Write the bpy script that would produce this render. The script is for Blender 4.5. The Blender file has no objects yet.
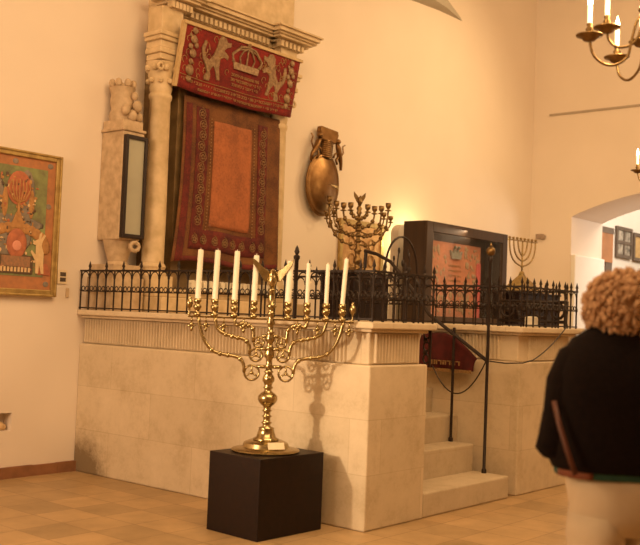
import bpy, bmesh, math, random
from mathutils import Vector, Matrix
random.seed(7)
PI = math.pi
S = bpy.context.scene
COL = S.collection

# ------------------------------------------------------------------ camera
YAW, PITCH, ROLL, FPX = .8712, .0452, .0398, 965.443
fwd = Vector((math.sin(YAW)*math.cos(PITCH), math.cos(YAW)*math.cos(PITCH), math.sin(PITCH)))
rgt = Vector((math.cos(YAW), -math.sin(YAW), 0))
upv = rgt.cross(fwd)
r2 = math.cos(ROLL)*rgt + math.sin(ROLL)*upv
u2 = -math.sin(ROLL)*rgt + math.cos(ROLL)*upv
cd = bpy.data.cameras.new('camera')
cam = bpy.data.objects.new('camera', cd)
COL.objects.link(cam)
M4 = Matrix((r2, u2, -fwd)).transposed().to_4x4()
M4.translation = Vector((-5.4685, -7.4162, 1.5))
cam.matrix_world = M4
cd.sensor_fit = 'HORIZONTAL'; cd.sensor_width = 36; cd.lens = FPX/640*36
cd.clip_start = .05
cd.dof.use_dof = True; cd.dof.focus_distance = 8.2; cd.dof.aperture_fstop = 2.6
S.camera = cam

# ------------------------------------------------------------------ world, lights, exposure
w = bpy.data.worlds.new('world'); S.world = w; w.use_nodes = True
w.node_tree.nodes['Background'].inputs[0].default_value = (1, .72, .42, 1)
w.node_tree.nodes['Background'].inputs[1].default_value = .25
S.view_settings.view_transform = 'Standard'
S.view_settings.look = 'None'
S.view_settings.gamma = 1
S.view_settings.use_curve_mapping = False
S.view_settings.exposure = 0.6

def area(name, loc, target, sx, sy, power, col, spread=PI):
    l = bpy.data.lights.new(name, 'AREA'); l.shape = 'RECTANGLE'; l.size = sx; l.size_y = sy
    l.energy = power; l.color = col; l.spread = spread
    o = bpy.data.objects.new(name, l); COL.objects.link(o); o.location = loc
    o.rotation_euler = (Vector(target)-Vector(loc)).to_track_quat('-Z', 'Y').to_euler()
    return o
def point(name, loc, power, col, r=.05):
    l = bpy.data.lights.new(name, 'POINT'); l.energy = power; l.color = col; l.shadow_soft_size = r
    o = bpy.data.objects.new(name, l); COL.objects.link(o); o.location = loc
    return o
def spot(name, loc, target, power, col, ang, blend=.8, r=.12):
    l = bpy.data.lights.new(name, 'SPOT'); l.energy = power; l.color = col
    l.spot_size = math.radians(ang); l.spot_blend = blend; l.shadow_soft_size = r
    o = bpy.data.objects.new(name, l); COL.objects.link(o); o.location = loc
    o.rotation_euler = (Vector(target)-Vector(loc)).to_track_quat('-Z', 'Y').to_euler()
    return o
WARM = (1, .66, .34)
area('ceiling_fill', (-1.5, -5.5, 6.6), (1.5, -1, 2), 5, 5, 300, WARM)  # unseen fill panel added under the ceiling for general light
area('ceiling_fill_far', (5.5, -5.5, 6.6), (5.5, -1, 2), 4, 4, 125, WARM)  # second added fill panel, towards the arch end
area('side_fill', (-7.6, -2.2, 3.1), (0, -1.8, 1.2), 2.6, 2.2, 150, (1, .72, .45))  # unseen fill panel added at the side wall, no window there
spot('side_lamp', (-4.6, -2.15, 1.75), (0, -3.2, .85), 340, (1, .74, .46), 34, 1, .08)
spot('wall_spot', (6.6, -3.4, 6.4), (5.0, -.0, 2.9), 230, (1, .72, .36), 105, 1, .15)
point('case_lamp', (5.05, -.30, 2.52), 12, (1, .80, .36), .08)
spot('alcove_spot', (10.2, -3.2, 3.3), (8.9, -.6, 2.2), 120, (1, .88, .76), 110, 1, .6)
area('beyond_light', (11.5, -3.5, 5.5), (11.5, -.4, 2.6), 2, 2, 125, (1, .84, .66))  # unseen light added to brighten the white wall beyond the arch

# ------------------------------------------------------------------ materials
def newmat(name):
    m = bpy.data.materials.new(name); m.use_nodes = True
    nt = m.node_tree; b = nt.nodes['Principled BSDF']
    return m, nt, b
def ramp(nt, fac, stops):
    r = nt.nodes.new('ShaderNodeValToRGB'); e = r.color_ramp.elements
    while len(e) < len(stops): e.new(.5)
    for k, (p, c) in enumerate(stops):
        e[k].position = p; e[k].color = (*c, 1)
    nt.links.new(fac, r.inputs[0]); return r.outputs[0]
def coords(nt, scale=(1, 1, 1), kind='Object'):
    t = nt.nodes.new('ShaderNodeTexCoord'); mp = nt.nodes.new('ShaderNodeMapping')
    mp.inputs['Scale'].default_value = scale
    nt.links.new(t.outputs[kind], mp.inputs[0]); return mp.outputs[0]
def noise(nt, vec, sc, det=4, rough=.5):
    n = nt.nodes.new('ShaderNodeTexNoise'); n.inputs['Scale'].default_value = sc
    n.inputs['Detail'].default_value = det; n.inputs['Roughness'].default_value = rough
    nt.links.new(vec, n.inputs['Vector']); return n.outputs['Fac']
def bump(nt, b, h, strength, dist=.01):
    bp = nt.nodes.new('ShaderNodeBump'); bp.inputs['Strength'].default_value = strength
    bp.inputs['Distance'].default_value = dist
    nt.links.new(h, bp.inputs['Height']); nt.links.new(bp.outputs[0], b.inputs['Normal'])
def simple(name, c1, c2=None, sc=20, rough=.6, metal=0., bs=.1, bd=.003, scale=(1, 1, 1), spec=None):
    m, nt, b = newmat(name)
    v = coords(nt, scale); n = noise(nt, v, sc)
    c2 = c2 or tuple(x*.85 for x in c1)
    nt.links.new(ramp(nt, n, [(.3, c2), (.7, c1)]), b.inputs['Base Color'])
    b.inputs['Roughness'].default_value = rough; b.inputs['Metallic'].default_value = metal
    if spec is not None: b.inputs['Specular IOR Level'].default_value = spec
    if bs: bump(nt, b, n, bs, bd)
    return m
PLASTER = simple('plaster', (.80, .68, .56), (.76, .645, .525), 1.3, .9, 0, .15, .02)
WHITE_PLASTER = simple('white_plaster', (.85, .80, .72), (.80, .75, .67), 2, .9, 0, .1, .01)
CEIL = simple('ceiling_plaster', (.74, .66, .54), (.70, .62, .50), 2, .9, 0, .1, .01)
MARBLE = simple('ark_limestone', (.68, .51, .30), (.50, .36, .19), 9, .6, 0, .4, .006)
MARBLE2 = simple('pale_carved_stone', (.58, .42, .26), (.40, .28, .16), 14, .65, 0, .5, .006)
GREENM = simple('veined_brown_marble', (.27, .17, .07), (.15, .09, .035), 7, .45, 0, .1, .003)
BLACKW = simple('black_painted_wood', (.014, .005, .003), (.008, .003, .002), 30, .45, 0, .05, .001, spec=.25)
CABW = simple('dark_brown_wood', (.060, .030, .014), (.035, .018, .009), 12, .6, 0, .1, .002, (1, 1, .1))
IRON = simple('wrought_iron', (.028, .014, .008), (.016, .008, .005), 60, .5, .3, .2, .001)
BRASS = simple('polished_brass', (.50, .39, .20), (.32, .24, .11), 30, .25, 1, .05, .001)
BRONZE = simple('aged_brass', (.30, .19, .08), (.15, .09, .035), 25, .42, 1, .1, .001)
PLATEM = simple('plate_bronze', (.27, .15, .06), (.17, .085, .03), 12, .38, 1, .25, .004)
GOLD = simple('gilt_frame', (.52, .36, .13), (.33, .21, .07), 15, .4, .6, .1, .001)
WAX = simple('cream_wax', (.90, .84, .70), (.86, .79, .64), 12, .5, 0, .03, .001)
BRICKRED = simple('old_brick', (.30, .13, .055), (.20, .085, .035), 8, .85, 0, .5, .01)
PAPER = simple('cream_card', (.80, .66, .45), (.76, .60, .40), 30, .8, 0, 0)
DARKINK = simple('dark_print', (.10, .07, .045), (.06, .04, .03), 40, .7, 0, 0)
VELVET = simple('red_velvet', (.085, .007, .005), (.05, .004, .003), 18, .95, 0, .3, .004)
THREAD = simple('gold_thread', (.44, .27, .10), (.26, .13, .05), 60, .6, .25, .3, .002)
SILVERT = simple('tarnished_silver_thread', (.34, .22, .11), (.16, .08, .035), 35, .5, .35, .4, .002)
JACKET = simple('black_knit', (.010, .005, .004), (.006, .003, .002), 60, .95, 0, .3, .003, spec=.15)
TROUSER = simple('cream_cotton', (.66, .53, .36), (.56, .44, .29), 5, .85, 0, .35, .02)
SKIN = simple('skin', (.62, .34, .20), (.55, .28, .15), 12, .55, 0, .1, .001)
HAIR = simple('curly_blond_hair', (.62, .38, .20), (.38, .20, .09), 22, .8, 0, .8, .01)
LEATHER = simple('brown_leather', (.12, .035, .015), (.08, .02, .01), 20, .5, 0, .1, .001)
SHOE = simple('shoe_leather', (.05, .03, .02), None, 20, .5)
GREYGL = simple('frosted_grey_glass', (.42, .40, .30), (.36, .34, .26), 3, .25, 0, 0)

def glass_mat():
    m, nt, b = newmat('case_glass')
    b.inputs['Base Color'].default_value = (1, 1, 1, 1)
    b.inputs['Roughness'].default_value = .03
    tr = nt.nodes.new('ShaderNodeBsdfTransparent'); gl = nt.nodes.new('ShaderNodeBsdfGlossy')
    gl.inputs['Roughness'].default_value = .04
    mx = nt.nodes.new('ShaderNodeMixShader'); mx.inputs[0].default_value = .10
    nt.links.new(tr.outputs[0], mx.inputs[1]); nt.links.new(gl.outputs[0], mx.inputs[2])
    nt.links.new(mx.outputs[0], nt.nodes['Material Output'].inputs[0])
    return m
GLASS = glass_mat()
def emis(name, c, s):
    m, nt, b = newmat(name)
    b.inputs['Base Color'].default_value = (*c, 1)
    b.inputs['Emission Color'].default_value = (*c, 1); b.inputs['Emission Strength'].default_value = s
    return m
BULB = emis('lit_bulb', (1, .80, .42), 14)

def stone_blocks(name='sandstone_blocks', stain=True, k=1.0):
    m, nt, b = newmat(name)
    t = nt.nodes.new('ShaderNodeTexCoord'); sp = nt.nodes.new('ShaderNodeSeparateXYZ')
    nt.links.new(t.outputs['Object'], sp.inputs[0])
    ad = nt.nodes.new('ShaderNodeMath'); ad.operation = 'ADD'
    nt.links.new(sp.outputs[0], ad.inputs[0]); nt.links.new(sp.outputs[1], ad.inputs[1])
    cb = nt.nodes.new('ShaderNodeCombineXYZ')
    nt.links.new(ad.outputs[0], cb.inputs[0]); nt.links.new(sp.outputs[2], cb.inputs[1])
    br = nt.nodes.new('ShaderNodeTexBrick')
    br.inputs['Scale'].default_value = 1; br.inputs['Brick Width'].default_value = 1.05
    br.inputs['Row Height'].default_value = .39; br.inputs['Mortar Size'].default_value = .004
    br.inputs['Mortar Smooth'].default_value = .6; br.inputs['Bias'].default_value = 0
    br.inputs['Color1'].default_value = (.68*k, .55*k, .38*k, 1); br.inputs['Color2'].default_value = (.61*k, .49*k, .33*k, 1)
    br.inputs['Mortar'].default_value = (.55, .43, .28, 1)
    nt.links.new(cb.outputs[0], br.inputs['Vector'])
    n = noise(nt, t.outputs['Object'], 3.0, 12, .78)
    cr = ramp(nt, n, [(.32, (.74, .70, .62)), (.5, (.95, .94, .92)), (.68, (1.04, 1.04, 1.05))])
    mx = nt.nodes.new('ShaderNodeMix'); mx.data_type = 'RGBA'; mx.blend_type = 'MULTIPLY'; mx.inputs[0].default_value = 1
    nt.links.new(br.outputs[0], mx.inputs[6]); nt.links.new(cr, mx.inputs[7])
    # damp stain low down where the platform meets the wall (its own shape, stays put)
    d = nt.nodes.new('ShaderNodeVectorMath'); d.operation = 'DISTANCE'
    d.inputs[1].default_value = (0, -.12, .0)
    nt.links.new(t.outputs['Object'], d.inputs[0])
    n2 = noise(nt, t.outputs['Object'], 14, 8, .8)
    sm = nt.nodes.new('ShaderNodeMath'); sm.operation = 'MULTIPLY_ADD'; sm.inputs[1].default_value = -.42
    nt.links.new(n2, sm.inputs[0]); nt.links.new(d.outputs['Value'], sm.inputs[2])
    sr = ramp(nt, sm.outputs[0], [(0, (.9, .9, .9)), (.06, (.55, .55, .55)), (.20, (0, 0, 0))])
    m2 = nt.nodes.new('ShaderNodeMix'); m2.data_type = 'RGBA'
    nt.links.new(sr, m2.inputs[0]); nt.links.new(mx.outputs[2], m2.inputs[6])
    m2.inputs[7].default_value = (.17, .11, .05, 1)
    nt.links.new(m2.outputs[2] if stain else mx.outputs[2], b.inputs['Base Color'])
    b.inputs['Roughness'].default_value = .75
    bump(nt, b, n, .3, .01)
    return m
STONE = stone_blocks()
STEPST = stone_blocks('shaded_sandstone', False, .86)  # platform stone without the stain, darkened to stand for shade in the stair recess
def floor_mat():
    m, nt, b = newmat('stone_floor_tiles')
    v = coords(nt)
    br = nt.nodes.new('ShaderNodeTexBrick'); br.offset = 0.0
    br.inputs['Scale'].default_value = 1; br.inputs['Brick Width'].default_value = .35
    br.inputs['Row Height'].default_value = .35; br.inputs['Mortar Size'].default_value = .004
    br.inputs['Mortar Smooth'].default_value = .3; br.inputs['Bias'].default_value = -.35
    br.inputs['Color1'].default_value = (.50, .33, .165, 1); br.inputs['Color2'].default_value = (.32, .215, .105, 1)
    br.inputs['Mortar'].default_value = (.26, .16, .075, 1)
    nt.links.new(v, br.inputs['Vector'])
    n = noise(nt, v, 3, 6, .65)
    cr = ramp(nt, n, [(.25, (.68, .66, .60)), (.75, (1.08, 1.06, 1.04))])
    mx = nt.nodes.new('ShaderNodeMix'); mx.data_type = 'RGBA'; mx.blend_type = 'MULTIPLY'; mx.inputs[0].default_value = 1
    nt.links.new(br.outputs[0], mx.inputs[6]); nt.links.new(cr, mx.inputs[7])
    nt.links.new(mx.outputs[2], b.inputs['Base Color'])
    b.inputs['Roughness'].default_value = .42
    bump(nt, b, n, .15, .01)
    return m
FLOORM = floor_mat()
def weave(name, c1, c2, sc=160, rough=.9):
    m, nt, b = newmat(name)
    v = coords(nt)
    n1 = noise(nt, v, 5, 5, .6); n2 = noise(nt, v, sc, 2, .5)
    a = nt.nodes.new('ShaderNodeMath'); a.operation = 'MULTIPLY_ADD'; a.inputs[1].default_value = .6
    nt.links.new(n2, a.inputs[0]); nt.links.new(n1, a.inputs[2])
    nt.links.new(ramp(nt, a.outputs[0], [(.62, c2), (.98, c1)]), b.inputs['Base Color'])
    b.inputs['Roughness'].default_value = rough
    bump(nt, b, n2, .3, .002)
    return m
BANNERM = weave('crimson_velvet_banner', (.25, .014, .008), (.10, .006, .004), 60)
CURT_EDGE = weave('brown_gold_brocade', (.20, .075, .020), (.085, .028, .009), 90)
CURT_RED = weave('dark_red_brocade', (.15, .018, .010), (.06, .007, .004), 50)
CURT_MID = weave('salmon_silk_brocade', (.40, .125, .042), (.25, .078, .027), 45)
TEXT_M = weave('orange_red_textile', (.60, .235, .12), (.42, .17, .09), 30)
PINKB = weave('pink_cloth_border', (.60, .13, .12), (.50, .09, .08), 60)
PT_OR = weave('painted_orange_border', (.46, .19, .075), (.34, .15, .07), 25)
PT_GR = weave('painted_mottled_green', (.25, .28, .11), (.15, .13, .07), 14)
PT_BL = weave('painted_grey_blue', (.28, .22, .17), (.17, .15, .12), 18)
PT_RED = simple('painted_red', (.50, .16, .07), (.32, .10, .05), 20, .7, 0, 0)
PT_YEL = simple('painted_ochre', (.50, .25, .08), (.32, .15, .05), 20, .7, 0, 0)
PT_PINK = simple('painted_pink', (.72, .30, .20), None, 20, .7, 0, 0)
PT_CR = simple('painted_cream', (.72, .50, .26), (.6, .4, .2), 20, .7, 0, 0)
PT_DK = simple('painted_dark_brown', (.12, .075, .04), (.09, .05, .03), 20, .7, 0, 0)
TEAL = simple('teal_cotton', (.03, .11, .085), (.02, .08, .07), 20, .9, 0, .1)
ORANGEC = simple('orange_cotton', (.28, .09, .045), (.18, .06, .03), 20, .9, 0, .1)

# ------------------------------------------------------------------ mesh helpers
class MB:
    def __init__(s): s.bm = bmesh.new()
    def box(s, x0, x1, y0, y1, z0, z1, mat=None):
        vs = [s.bm.verts.new((x, y, z)) for z in (z0, z1) for y in (y0, y1) for x in (x0, x1)]
        if mat: 
            for v in vs: v.co = mat @ v.co
        for f in ((0, 2, 3, 1), (4, 5, 7, 6), (0, 1, 5, 4), (1, 3, 7, 5), (3, 2, 6, 7), (2, 0, 4, 6)):
            s.bm.faces.new([vs[i] for i in f])
        return s
    def rings(s, rings, cap=True):
        rr = [[s.bm.verts.new(p) for p in r] for r in rings]
        n = len(rr[0])
        for a, b in zip(rr, rr[1:]):
            for i in range(n):
                s.bm.faces.new((a[i], a[(i+1) % n], b[(i+1) % n], b[i]))
        if cap:
            s.bm.faces.new(list(reversed(rr[0]))); s.bm.faces.new(rr[-1])
        return s
    def lathe(s, prof, c=(0, 0, 0), seg=20, mat=None, sx=1, sy=1):
        c = Vector(c); R = []
        for r, z in prof:
            r = max(r, .0004)
            ring = [Vector((r*sx*math.cos(2*PI*i/seg), r*sy*math.sin(2*PI*i/seg), z)) for i in range(seg)]
            R.append([(mat @ p if mat else p)+c for p in ring])
        return s.rings(R)
    def tube(s, pts, r, seg=6, closed=False):
        pts = [Vector(p) for p in pts]; n = len(pts); R = []
        prev = None
        for i, p in enumerate(pts):
            if closed: t = pts[(i+1) % n]-pts[i-1]
            else: t = pts[min(i+1, n-1)]-pts[max(i-1, 0)]
            t.normalize()
            if prev is None:
                a = Vector((0, 0, 1)) if abs(t.z) < .9 else Vector((1, 0, 0))
                u = t.cross(a).normalized()
            else:
                u = (prev-t*prev.dot(t)).normalized()
            prev = u; v = t.cross(u)
            rad = r[i] if isinstance(r, (list, tuple)) else r
            R.append([p+(u*math.cos(2*PI*k/seg)+v*math.sin(2*PI*k/seg))*rad for k in range(seg)])
        if closed:
            R.append(R[0]); return s.rings(R, cap=False)
        return s.rings(R)
    def ball(s, c, r, seg=12, sx=1, sy=1, sz=1, mat=None):
        n = max(4, seg//2)
        prof = [(r*math.sin(PI*i/n), -r*math.cos(PI*i/n)*sz) for i in range(n+1)]
        return s.lathe(prof, c, seg, mat, sx, sy)
    def prism(s, poly, d0, d1, mat):
        """poly in local (x, z), extruded along local y from d0 to d1, placed with mat"""
        a = [s.bm.verts.new(mat @ Vector((x, d0, z))) for x, z in poly]
        b = [s.bm.verts.new(mat @ Vector((x, d1, z))) for x, z in poly]
        s.bm.faces.new(a); s.bm.faces.new(list(reversed(b)))
        n = len(poly)
        for i in range(n):
            s.bm.faces.new((a[i], b[i], b[(i+1) % n], a[(i+1) % n]))
        return s
    def grid(s, f, nu, nv, thick=0):
        g = [[s.bm.verts.new(f(i/nu, j/nv)) for i in range(nu+1)] for j in range(nv+1)]
        for j in range(nv):
            for i in range(nu):
                s.bm.faces.new((g[j][i], g[j][i+1], g[j+1][i+1], g[j+1][i]))
        return s
    def build(s, name, mat, parent=None, smooth=False, bevel=0, solid=0, sub=0):
        bmesh.ops.recalc_face_normals(s.bm, faces=s.bm.faces)
        me = bpy.data.meshes.new(name); s.bm.to_mesh(me); s.bm.free()
        me.materials.append(mat)
        o = bpy.data.objects.new(name, me); COL.objects.link(o)
        if smooth:
            for p in me.polygons: p.use_smooth = True
            if smooth == 'auto':
                me.set_sharp_from_angle(angle=math.radians(40))
        if solid:
            q = o.modifiers.new('solid', 'SOLIDIFY'); q.thickness = solid; q.offset = 0
        if bevel:
            q = o.modifiers.new('bevel', 'BEVEL'); q.width = bevel; q.segments = 2; q.limit_method = 'ANGLE'
        if sub:
            q = o.modifiers.new('sub', 'SUBSURF'); q.levels = sub; q.render_levels = sub
        if parent is not None:
            o.parent = parent; o.matrix_parent_inverse = Matrix.Identity(4)
        return o
def tag(o, label, cat, group=None):
    o['label'] = label; o['category'] = cat
    if group: o['group'] = group
    return o
def struct(o, label=None):
    o['kind'] = 'structure'
    if label: o['label'] = label
    return o
def thing(name, label, cat, loc=(0, 0, 0), rz=0, group=None):
    o = bpy.data.objects.new(name, None); COL.objects.link(o); o.empty_display_size = .1
    o.location = loc; o.rotation_euler = (0, 0, rz)
    return tag(o, label, cat, group)
def kids(o): return [c for c in bpy.data.objects if c.parent == o]
def copy_tree(o, parent=None):
    c = o.copy(); COL.objects.link(c)
    if parent is not None: c.parent = parent
    for ch in kids(o): copy_tree(ch, c)
    return c
I4 = Matrix.Identity(4)

# ------------------------------------------------------------------ room shell
XR = 8.56
struct(MB().box(-8, 16, -12, .3, -.1, 0).build('floor', FLOORM), 'stone tiled floor')
# far wall, with a small square recess low down at its near end
b = MB()
b.box(-8, 16, 0, .3, .56, 7.2); b.box(-8, 16, 0, .3, -.1, .405)
b.box(-8, -.98, 0, .3, .405, .56); b.box(-.722, 16, 0, .3, .405, .56)
b.box(-.98, -.722, .12, .3, .405, .56)
struct(b.build('wall_back', PLASTER), 'warm plaster wall behind the ark')
struct(MB().box(-8.2, -8, -12, .3, 0, 7.2).build('wall_left', PLASTER))
struct(MB().box(-8, 16, -12.2, -12, 0, 7.2).build('wall_front', PLASTER))
struct(MB().box(-8.2, 16, -12.2, .3, 7.2, 7.3).build('ceiling', CEIL))
# right wall with segmental arched opening
T = 1.15
Ya, Yb = -.71, -4.6
def archz(y):
    t = (y-Ya)/(Yb-Ya)
    return 3.21+.40*math.sin(PI*t)**.85 if 0 < t < 1 else 3.21
b = MB()
b.box(XR, XR+T, Ya, 0, 0, 7.2); b.box(XR, XR+T, -12, Yb, 0, 7.2)
n = 28
for i in range(n):
    ya = Ya+(Yb-Ya)*i/n; yb = Ya+(Yb-Ya)*(i+1)/n
    za, zb = archz(ya), archz(yb)
    vs = [b.bm.verts.new(p) for p in ((XR, ya, za), (XR, yb, zb), (XR, yb, 7.2), (XR, ya, 7.2),
                                      (XR+T, ya, za), (XR+T, yb, zb), (XR+T, yb, 7.2), (XR+T, ya, 7.2))]
    for f in ((0, 1, 2, 3), (7, 6, 5, 4), (4, 5, 1, 0)):
        b.bm.faces.new([vs[k] for k in f])
struct(b.build('wall_right', PLASTER), 'end wall with a segmental arched opening')
struct(MB().box(XR+.02, XR+T-.02, Ya-.07, Ya+.02, .0, 2.62).build('trim_1', WHITE_PLASTER, bevel=.02), 'white plinth lining the side of the arched opening')
struct(MB().box(XR+T, 16, -.45, -.02, 0, 7.2).build('wall_beyond_arch', WHITE_PLASTER), 'white wall of the room beyond the arch')
struct(MB().box(15.8, 16, -12, .3, 0, 7.2).build('wall_far', WHITE_PLASTER))
# thin line on the right wall
struct(MB().box(XR-.025, XR, -2.3, -.29, 4.84, 4.87).build('trim_2', simple('grey_strip', (.45, .36, .27)), None), 'thin grey strip running along the end wall')
# baseboard of exposed brick-red plinth at the left
b = MB()
def bb(u, v):
    return None
pts = []
random.seed(3)
xs = [-8+.25*i for i in range(32)]+[-.02]
for i in range(len(xs)-1):
    z = .085+random.uniform(-.012, .012)
    b.box(xs[i], xs[i+1], -.035-random.uniform(0, .008), .02, 0, z)
struct(b.build('baseboard_back', BRICKRED), 'rough exposed brick footing along the plaster wall')
# vault springer: grey groin coming down to the wall
b = MB()
P = [(4.6, 0, 6.15), (5.35, 0, 6.19), (6.42, 0, 5.84)]
Q = [(4.6, -.5, 7.2), (5.6, -.35, 7.2), (6.9, -.2, 7.2)]
gm = simple('grey_vault_plaster', (.46, .40, .32), (.42, .37, .29), 3, .9)
v = [b.bm.verts.new(p) for p in ((4.0, .02, 5.66), (4.9, .02, 5.78), (5.7, .02, 5.83), (6.42, .02, 5.84), (5.8, .02, 6.02), (5.0, .02, 6.30), (4.0, .02, 6.8),
                                 (4.0, -.25, 5.80), (4.9, -.20, 5.86), (5.7, -.12, 5.86), (5.8, -.06, 6.02), (5.0, -.12, 6.30), (4.0, -.2, 6.8))]
for f in ((0, 1, 8, 7), (1, 2, 9, 8), (2, 3, 9), (3, 4, 10, 9), (4, 5, 11, 10), (5, 6, 12, 11), (7, 8, 11, 12), (8, 9, 10, 11), (0, 7, 12, 6), (0, 6, 5, 4, 3, 2, 1)):
    b.bm.faces.new([v[k] for k in f])
struct(b.build('ceiling_vault', gm), 'grey pointed end of a vault rib high on the plaster wall')

# ------------------------------------------------------------------ platform (bimah)
PZ = 1.475
def solid(b, x0, x1, y0, y1): b.box(x0, x1, y0, y1, 0, 1.165)
def inset(b, x0, x1, y0, y1, z0, z1, d): b.box(x0+d, x1-d, y0+d, y1-d, z0, z1)
b = MB()
SX0, SX1, SY1 = .73, 2.18, -1.58      # stair opening
X1, Y0 = 3.28, -3.31
solid(b, 0, SX0, Y0, 0); solid(b, SX1, X1, Y0, 0); solid(b, SX0-.01, SX1+.01, SY1, 0)
solid(b, X1-.01, 7.1, -1.6, 0)
d = .045
b.box(d, SX0-d, Y0+d, -.0, 1.165, 1.40); b.box(SX1+d, X1-d, Y0+d, 0, 1.165, 1.40)
b.box(SX0-d, SX1+d, SY1+d, 0, 1.165, 1.40); b.box(X1-d, 7.1-d, -1.6+d, 0, 1.165, 1.40)
for v_ in b.bm.verts:
    if v_.co.x < .2: v_.co.x -= .055*(1+v_.co.y/3.31)
plat = b.build('stone_platform', STONE, bevel=.012)
tag(plat, 'raised pale sandstone platform with fluted frieze carrying the iron railings', 'platform')
b = MB()
for (e, z0, z1) in ((.0, 1.40, 1.425), (.045, 1.425, PZ)):
    b.box(-e, SX0+e, Y0-e, 0, z0, z1); b.box(SX1-e, X1+e, Y0-e, 0, z0, z1)
    b.box(SX0+e, SX1-e, SY1-e, 0, z0, z1-.0005); b.box(X1+e, 7.1+e, -1.6-e, 0, z0, z1-.0005)
for v_ in b.bm.verts:
    if v_.co.x < .2: v_.co.x -= .055*(1+v_.co.y/3.31)
b.build('cornice', STONE, plat, bevel=.01)
# fluted frieze strips
def flutes(b, p0, p1, nrm, z0, z1, step=.036, depth=.022):
    p0 = Vector(p0); p1 = Vector(p1); L = (p1-p0).length; t = (p1-p0)/L; nrm = Vector(nrm)
    k = int(L/step); st = L/k
    for i in range(k):
        a = p0+t*(i+.14)*st; c = p0+t*(i+.86)*st; m = p0+t*(i+.5)*st
        q = [a, m*.5+a*.5+nrm*depth*.8, m+nrm*depth, m*.5+c*.5+nrm*depth*.8, c]
        lo = [b.bm.verts.new((p.x, p.y, z0)) for p in q]; hi = [b.bm.verts.new((p.x, p.y, z1)) for p in q]
        for j in range(4): b.bm.faces.new((lo[j], lo[j+1], hi[j+1], hi[j]))
        b.bm.faces.new(hi); b.bm.faces.new(list(reversed(lo)))
b = MB()
def skewx(b):
    for v_ in b.bm.verts:
        if v_.co.x < .2: v_.co.x -= .055*(1+min(0, v_.co.y)/3.31)
def F2(p0, p1, n): flutes(b, (*p0, 0), (*p1, 0), (*n, 0), 1.18, 1.39)
for q in (((d, -.02), (d, Y0+.24), (-1, 0)), ((d+.04, Y0+d), (SX0-d-.03, Y0+d), (0, -1)),
          ((SX1+d, -1.7), (SX1+d, Y0+.22), (-1, 0)), ((SX1+.22, Y0+d), (X1-.2, Y0+d), (0, -1))):
    b = MB(); F2(*q); skewx(b); b.build('fluted_frieze', STONE, plat)
# steps
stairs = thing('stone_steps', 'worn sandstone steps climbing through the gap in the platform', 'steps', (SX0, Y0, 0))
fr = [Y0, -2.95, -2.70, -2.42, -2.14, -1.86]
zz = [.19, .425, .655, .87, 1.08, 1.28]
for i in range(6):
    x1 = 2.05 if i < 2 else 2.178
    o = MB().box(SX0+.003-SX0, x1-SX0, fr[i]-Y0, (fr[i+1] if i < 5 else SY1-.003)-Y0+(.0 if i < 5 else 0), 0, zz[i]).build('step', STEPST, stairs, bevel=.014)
# ------------------------------------------------------------------ railings
PH = .36
def picket_mesh(tall):
    b = MB()
    h = PH+(.07 if tall else 0)
    if tall:
        prof = [(.008, 0), (.008, .16), (.013, .17), (.013, .19), (.008, .20), (.008, PH-.005), (.014, PH+.005), (.008, PH+.02), (.015, PH+.035), (.0005, h+.015)]
    else:
        prof = [(.0075, 0), (.0075, .17), (.012, .18), (.0075, .19), (.0075, PH)]
    b.lathe(prof, seg=6)
    return b
PICKS = {}
def railing(label, p0, p1, spears=False, step=.118, group='wrought iron railings round the platform'):
    p0 = Vector((*p0, PZ)); p1 = Vector((*p1, PZ)); L = (p1-p0).length
    ang = math.atan2(p1.y-p0.y, p1.x-p0.x)
    R = thing('iron_railing', label, 'railing', p0, ang, group)
    n = max(2, round(L/step)); st = L/n
    for k in range(n+1):
        tall = spears or k % 2 == 1 or k in (n,)
        key = tall
        if key not in PICKS:
            o = picket_mesh(tall).build('baluster', IRON, R, smooth='auto'); PICKS[key] = o.data
        else:
            o = bpy.data.objects.new('baluster', PICKS[key]); COL.objects.link(o); o.parent = R
        o.location = (k*st, 0, 0)
    MB().box(-.01, L+.01, -.011, .011, PH-.012, PH+.004).box(-.01, L+.01, -.009, .009, .012, .024).build('rail', IRON, R)
    b = MB()
    for k in range(n):
        xa, xb = k*st, (k+1)*st; c = (xa+xb)/2; r = st/2-.008
        b.tube([(c+r*math.cos(PI*j/8), 0, PH-.075+.062*math.sin(PI*j/8)) for j in range(9)], .0055, 4)
        for s in (-1, 1):
            b.tube([(c+s*(.026+.021*math.cos(2*PI*j/8)), 0, .195+.021*math.sin(2*PI*j/8)) for j in range(8)], .005, 4, closed=True)
        b.tube([(xa, 0, .170), (xb, 0, .170)], .0045, 4)
    b.build('scrollwork', IRON, R)
    return R
g = -.035
railing('low black iron railing above the long plain side facing the tall candelabrum', (g-.055, -.03), (g, Y0-.03))
railing('short black iron railing on the narrow pier between corner and steps', (g, Y0-.03), (SX0-.0, Y0-.03))
railing('black iron railing lining the pier side of the stair gap', (SX0, Y0+.1), (SX0, SY1))
railing('spear topped black railing above the red cloth in the stair gap', (SX1, SY1), (SX1, Y0), True)
railing('spear topped black railing on the front beside the gold ball post', (SX1+.1, Y0), (X1, Y0), True)
railing('spear topped black railing along the platform end by the arch', (X1, Y0+.1), (X1, -1.7), True)
# clutter of a wider corner stanchion at the pier
b = MB(); b.lathe([(.016, 0), (.016, .44), (.024, .45), (.024, .47), (.01, .48), (.02, .50), (.012, .53), (.001, .55)], seg=8)
o = b.build('iron_finial_post', IRON, None, smooth='auto'); o.location = (-.047, -2.62, PZ)
tag(o, 'thicker iron post with knob finial rising in the long side railing', 'post')
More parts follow.
